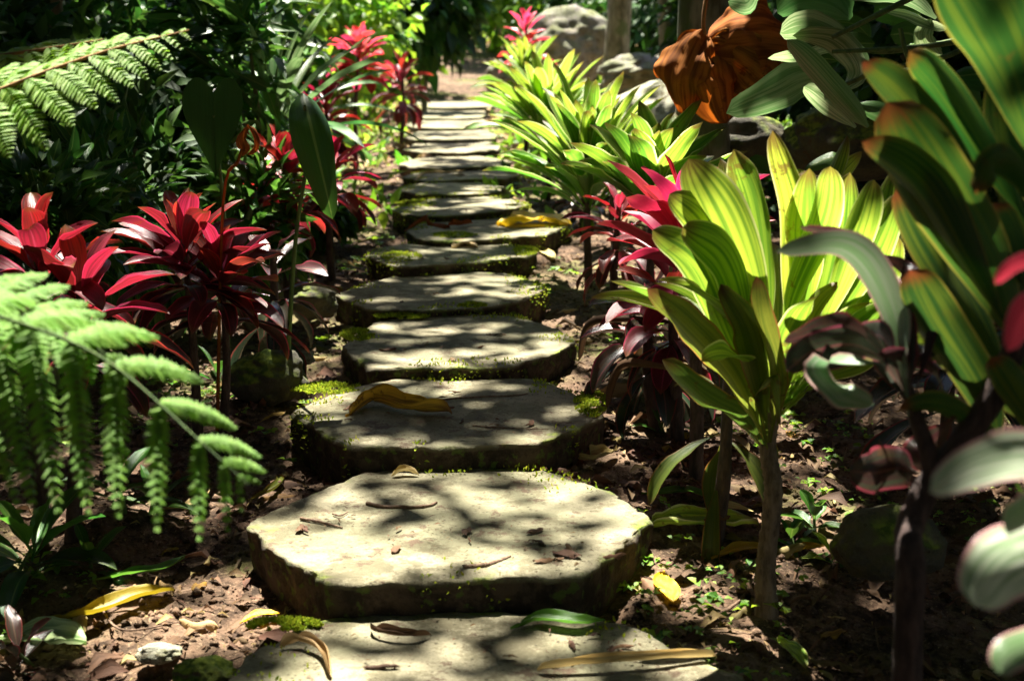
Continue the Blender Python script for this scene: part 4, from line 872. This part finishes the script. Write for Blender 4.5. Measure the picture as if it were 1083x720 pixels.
bush(50,16,-200,500,4200,.22,'creeper','far thicket at the left',seed=19)
bush(800,7.0,118,90,2200,.035,'bright','low bright green hedge plant below the rust-brown leaf',seed=20,stems=1)
bush(325,5.2,205,90,700,.06,'bush','low leafy shrub below the red ti plants on the left',seed=21)

# posts of weathered wood at top right
def post(px, Y, wpx, y0, label):
    b = onground(px, Y); t = at(px, y0, Y); mb = MB(); w = wpx*Y/F/2; tube(mb, [b-Vector((0,0,.1)), b.lerp(t,.5), t], [w*1.1, w, w*.95], n=14, k=7, bump=.06); o = mb.build('fence_post', M['wood']); tag(o, label, 'fence post')
post(703, 9.0, 16, -10, 'grey weathered post left of the mossy trunk')
post(722, 9.6, 9, -10, 'thin grey post between the other post and the trunk')

# ------------------------------------------------------------------ sun
SUNV = Vector((-.05, .42, .91)).normalized(); el = math.asin(SUNV.z)
# lit targets (point, radius, fraction lit)
LIT = []
def lit(p, r, f=1.): LIT.append((np.array(p, float), r, f))
def g_(px, py): return ground(px, py)
for k, (z, o) in enumerate(zip(ZT, OUT)): pass
for (px, py, z, r) in [(400,592,1,.11),(470,598,1,.10),(330,560,1,.06),(350,585,1,.07),(480,565,1,.08),(560,502,1,.06),(500,525,1,.05),(420,560,1,.06),(540,600,1,.04),(430,508,1,.06),(620,545,1,.09),(560,555,1,.06),(600,535,1,.06),(660,545,1,.05),(380,530,1,.05),
    (350,425,2,.06),(400,455,2,.05),(340,440,2,.05),(440,410,2,.05),(520,410,2,.06),(600,420,2,.06),(450,470,2,.035),(590,440,2,.04),
    (420,350,3,.08),(480,380,3,.09),(560,370,3,.10),(430,375,3,.05),(520,345,3,.06),(400,380,3,.05),
    (520,310,4,.10),(480,295,4,.06),(540,300,4,.08),(420,318,4,.05),
    (470,262,5,.08),(530,270,5,.08),(430,268,5,.06),(560,246,6,.12),(520,250,6,.08),(470,200,8,.1),(500,218,7,.08),(510,186,9,.1),
    (420,690,0,.07),(340,700,0,.06),(330,660,0,.05),(560,700,0,.06),(590,685,0,.06),(500,712,0,.04)]:
    lit(onz(px, py, ZT[z]), r, .93)
for (px, py, r, f) in [(240,640,.10,1),(200,665,.06,1),(30,540,.10,.9),(80,500,.05,.8),(265,375,.08,.9),(245,345,.07,.8),(300,345,.06,.8),(350,250,.12,.6),(370,190,.2,.7),(640,395,.08,.8),(680,440,.07,.7),(620,345,.07,.7),(660,355,.06,.8),
    (745,573,.12,1),(40,600,.08,.9),(560,640,.02,.9),(128,540,.05,.9),(168,690,.06,1),(706,630,.04,1),(810,600,.03,1),(825,680,.06,1),(45,688,.04,1),(150,612,.03,1),(140,650,.03,1),(870,470,.08,.6),(900,440,.06,.6),(600,285,.08,.7),(640,480,.07,.6),(720,500,.05,.6),(585,680,.04,.7),(760,660,.06,.6),(700,600,.04,.8),(640,620,.04,.5)]:
    lit(g_(px, py), r, f)
Yh = 2.05
for (px, py, Y, r, f) in [(750,200,Yh,.09,1),(830,180,Yh,.09,1),(800,250,Yh,.07,.9),(890,200,Yh,.11,1),(935,215,Yh,.09,1),(930,300,Yh,.05,.9),(850,320,Yh,.05,.7),(700,270,Yh,.05,.9),(740,310,Yh,.04,.7),(720,180,2.65,.15,1),(680,215,2.65,.11,1),(690,130,3.5,.2,.9),(620,110,4.6,.3,.95),(650,100,5.3,.3,.95),
    (578,80,6.6,.36,1),(556,40,8.8,.5,1),(640,180,3.9,.1,.7),(660,290,3.0,.10,.7),(215,190,2.85,.09,1),(230,215,2.85,.08,1),(170,220,2.85,.06,.9),(265,220,2.85,.08,.9),(190,280,2.85,.05,.6),(270,280,2.85,.07,.7),(60,230,2.35,.10,1),(95,225,2.35,.06,.95),(25,215,2.35,.06,.95),
    (110,60,1.9,.13,1),(40,60,1.9,.12,1),(160,45,1.9,.08,1),(20,100,1.9,.06,1),(140,75,1.9,.05,1),(40,430,1.25,.10,1),(110,400,1.25,.10,1),(30,340,1.25,.08,1),(120,470,1.25,.08,1),(200,470,1.25,.07,1),(60,300,1.35,.08,1),
    (870,60,3.0,.05,1),(855,85,2.8,.07,1),(890,110,2.7,.06,.9),(850,25,3,.05,.9),(880,135,2.8,.05,.9),(960,20,3,.07,.7),(975,50,3,.07,.7),(1060,130,2.5,.04,.9),(800,45,3.6,.10,.95),(730,75,3.6,.10,.95),(770,90,3.6,.08,.9),(742,15,4.2,.15,1),(742,60,4.2,.1,.8),
    (1010,505,.9,.05,1),(1060,490,.88,.05,1),(1060,590,.88,.06,1),(1078,290,1,.03,1),(1080,345,1,.03,1),(850,265,1.45,.05,1),(890,365,1.45,.07,1),(860,400,1.45,.06,1),(930,270,1.45,.05,1),(985,475,1.4,.03,.8),(960,130,1.4,.08,.8),(1040,60,1.3,.08,.8),(1040,200,1.4,.07,.6),(990,250,1.4,.06,.5),
    (300,150,4,.15,.9),(350,150,4.6,.15,.9),(345,95,6.2,.25,.9),(380,45,8,.36,1),(425,70,9,.4,.7),(285,90,4.8,.2,.8),(300,40,5.5,.3,.6),(200,10,4,.15,.6),(262,145,2.75,.03,1),(690,95,7.2,.5,1),(600,50,12.5,.8,1),(800,135,7,.3,1),(790,140,4.4,.15,1),(400,130,9,.4,.9),(390,170,7,.3,.8),(930,530,2.05,.05,.8)]:
    lit(at(px, py, Y), r*1.15, f)
r5 = random.Random(55)
for a_, b_, c_ in [(120,140,3.5),(90,180,3.5),(145,190,3.5),(275,170,3.9),(300,200,3.9),(175,115,3.8),(190,150,3.8),(60,165,3.2),(30,190,3.2),(100,170,3.2),(160,245,3.5),(120,280,3.3)]: lit(at(a_,b_,c_), .07, .95)
for k in range(110): lit(at(r5.uniform(70,340), r5.uniform(40,250), r5.uniform(3.3,5.2)), r5.uniform(.025,.06), .9)
for k in range(40): lit(g_(r5.uniform(60,330), r5.uniform(340,640)), r5.uniform(.02,.04), .8)
for k in range(40): lit(g_(r5.uniform(600,900), r5.uniform(330,600)), r5.uniform(.02,.045), .8)
for k in range(30): lit(at(r5.uniform(790,1080), r5.uniform(0,170), r5.uniform(2.8,3.6)), r5.uniform(.03,.06), .9)
LP = np.array([l[0] for l in LIT]); LR = np.array([l[1] for l in LIT]); LF = np.array([l[2] for l in LIT]); SV = np.array(SUNV)
DARK = [(g_(a, b).x, g_(a, b).y, c) for a, b, c in [(560,648,.02),(60,500,.1),(300,490,.08),(930,660,.2),(1010,600,.3),(900,600,.15),(130,570,.12),(110,600,.1),(230,520,.15),(750,545,.10),(40,420,.3),(250,470,.1)]]+[(MID[k][1]+.1, MID[k][0], .42) for k in (8,9,10,11)]+[(MID[12][1]-.2, MID[12][0], .3)]
def canopy(root, x0, x1, y0, y1, z0, z1, n, size, seed, mat='canopy', extra=0.0, far=False, n_=0):
    r = np.random.default_rng(seed); n2 = n
    P = np.stack([r.uniform(x0,x1,n2), r.uniform(y0,y1,n2), r.uniform(z0,z1,n2)], 1)
    # the shadow line of every leaf: closest approach to each target
    f = np.zeros(n2)
    for a in range(0, n2, 4000):
        Q = P[a:a+4000]; w = Q[:, None]-LP[None]; t = w@SV; dist = np.linalg.norm(w-t[..., None]*SV, axis=2)
        s = np.clip(1.35-dist/(LR+size*.2), 0, .35)/.35; f[a:a+4000] = (s*LF).max(1)
    g0 = P-SV*((P[:, 2]-.25)/SV[2])[:, None]
    nz = np.array([noise.noise(Vector((q[0]*5.5, q[1]*5.5, 2)))*.6+noise.noise(Vector((q[0]*13, q[1]*13, 7)))*.4 for q in g0])
    dk = np.zeros(n2, bool)
    for dx_, dy_, dr_ in DARK: dk |= (np.hypot(g0[:,0]-dx_, g0[:,1]-dy_) < dr_)
    farlit = np.clip((g0[:, 1]-6.5)/3.5, 0, 1)*np.clip(1-(np.abs(g0[:, 0]-.1)-2.8-.1*g0[:,1])/1.5, 0, 1)*.95
    base = np.where(nz > .16, .55, 0.0)*np.clip(1-(np.abs(g0[:,0])-.7)/.5, .18, 1)+extra
    lf = np.maximum(np.maximum(f, farlit), np.where(f > .3, f, base))
    # inside lit areas keep thin blotches of shade
    lf = np.where((f > .3) & (f < .97) & (nz < -.30), .25, lf)
    lf = np.where(dk & (f < .97), 0.05, lf)
    keep = r.random(n2) > lf
    P = P[keep]; m = len(P); l = size*r.uniform(.7,1.3,m)
    V, Fa, uv, lc = cards(P, rdir(m,.5), rdir(m)*.6+np.array([0,0,1]), l, l*.55); mesh_np('shade_crown', V, Fa, M[mat], uv, lc, root)
def tree(px, Y, wpx, label, cano, lean=0, top=5., name='tree', limbs=5, seed=0, base=None, mid=None):
    b = base or onground(px, Y); w = wpx*Y/F/2; root = empty(name, b); tag(root, label, 'tree'); r = random.Random(seed)
    t = b+Vector((lean, r.uniform(-.2,.2), top)); mb = MB(); pts = [b-Vector((0,0,.1)), b+Vector((lean*.08+(mid or 0), 0, .6)), b.lerp(t,.5)+Vector((r.uniform(-.1,.1),0,0)), t]
    tube(mb, pts, [w*1.5, w, w*.8, w*.4], n=60, k=16, bump=.035, seed=seed)
    mb.build('trunk', M['bark'], root)
    for c in cano: 
        for k in range(limbs):
            mb = MB(); q = Vector((r.uniform(c[0],c[1]), r.uniform(c[2],c[3]), r.uniform(c[4],c[5]))); s = b.lerp(t, r.uniform(.7,1)); s2 = s.lerp(q,.5)+Vector((0,0,.4)); tube(mb, [s, s2, q], [w*.4, w*.22, .01], n=14, k=6); mb.build('limb', M['bark'], root)
        canopy(root, *c)
tree(742,4.3,56,'mossy tree trunk with the rust-brown leaf hanging on it',[(-2.8,2.0,2.0,7.9,5.0,6.6,40000,.11,1)],seed=1,top=5.6,lean=-.2)
tree(648,11,26,'slender trunk behind the low tan rock',[(-2.5,4.5,7.4,16,4.6,6.0,15000,.17,2)],seed=2,top=5.2)
tree(316,8.2,22,'thin trunk at the upper left, left one of the pair',[(-8,-3.4,1.,10,4.2,6,16000,.2,3),(-7,-5.4,3,12,1.2,4.6,9000,.25,31)],seed=3,top=4.4,lean=-.6)  # second, low leaf mass is an added screen against sky light from the left
tree(335,8.4,18,'thin curved trunk at the upper left, right one of the pair',[(-3.4,1.5,7.0,11,4.8,5.8,4000,.17,4)],seed=4,top=4.6,mid=-.12)
tree(505,27,30,'added tall far tree beyond the landing, its unseen crown blocking the sky',[(-16,16,28,33,3.5,12.5,8000,.55,21)],seed=9,top=12,limbs=6)  # added tree: a wall of leaves above the frame to cut sky light ahead
tree(1250,5.5,60,'unseen tree outside the picture at the right, with an added low leaf screen, shading the path',[(1.4,6.5,1,9,4.4,6,17000,.2,5),(5,6.5,3,10,1.0,4.6,9000,.25,51)],seed=5)  # second, low leaf mass is added to block sky light from the right
tree(-400,2.0,60,'unseen tree behind the camera, with added low leaf screens, shading the foreground',[(-6,5,-5,1.7,4.4,6,26000,.2,6),(-5,5,-4,-2.2,.6,4.0,14000,.25,7),(-5.5,-4.5,-2.2,3,.8,4.0,6000,.25,8),(4.5,5.5,-2.2,3,.8,4.0,6000,.25,9)],seed=6,base=Vector((-1.6,-1.2,0)))  # the low leaf masses are added screens against sky light behind and beside the camera

# ------------------------------------------------------------------ light, world, camera
L = bpy.data.lights.new('sun', 'SUN'); L.energy = 5; L.angle = R(.53); L.color = (1, .95, .85)
lo = bpy.data.objects.new('sun', L); COL.objects.link(lo); lo.rotation_euler = SUNV.to_track_quat('Z', 'Y').to_euler()
w = bpy.data.worlds.new('World'); sc.world = w; w.use_nodes = True; nt = w.node_tree; bg = nt.nodes['Background']
sky = nt.nodes.new('ShaderNodeTexSky'); sky.sky_type = 'NISHITA'; sky.sun_disc = False; sky.sun_elevation = el; sky.sun_rotation = math.atan2(SUNV.x, SUNV.y)
nt.links.new(sky.outputs[0], bg.inputs[0]); bg.inputs[1].default_value = .05
cam = bpy.data.cameras.new('camera'); co = bpy.data.objects.new('camera', cam); COL.objects.link(co); sc.camera = co
co.location = EYE; co.rotation_euler = (R(90)-PITCH, 0, 0); cam.sensor_width = 36; cam.lens = F*36/1083; cam.clip_end = 300; cam.clip_start = .05
cam.dof.use_dof = True; cam.dof.focus_distance = 2.75; cam.dof.aperture_fstop = 6.0
sc.view_settings.view_transform = 'Standard'; sc.view_settings.look = 'None'; sc.view_settings.exposure = 2.5; sc.view_settings.gamma = 1
sc.cycles.use_denoising = True; sc.cycles.max_bounces = 6; sc.cycles.diffuse_bounces = 2; sc.cycles.glossy_bounces = 2; sc.cycles.transmission_bounces = 3
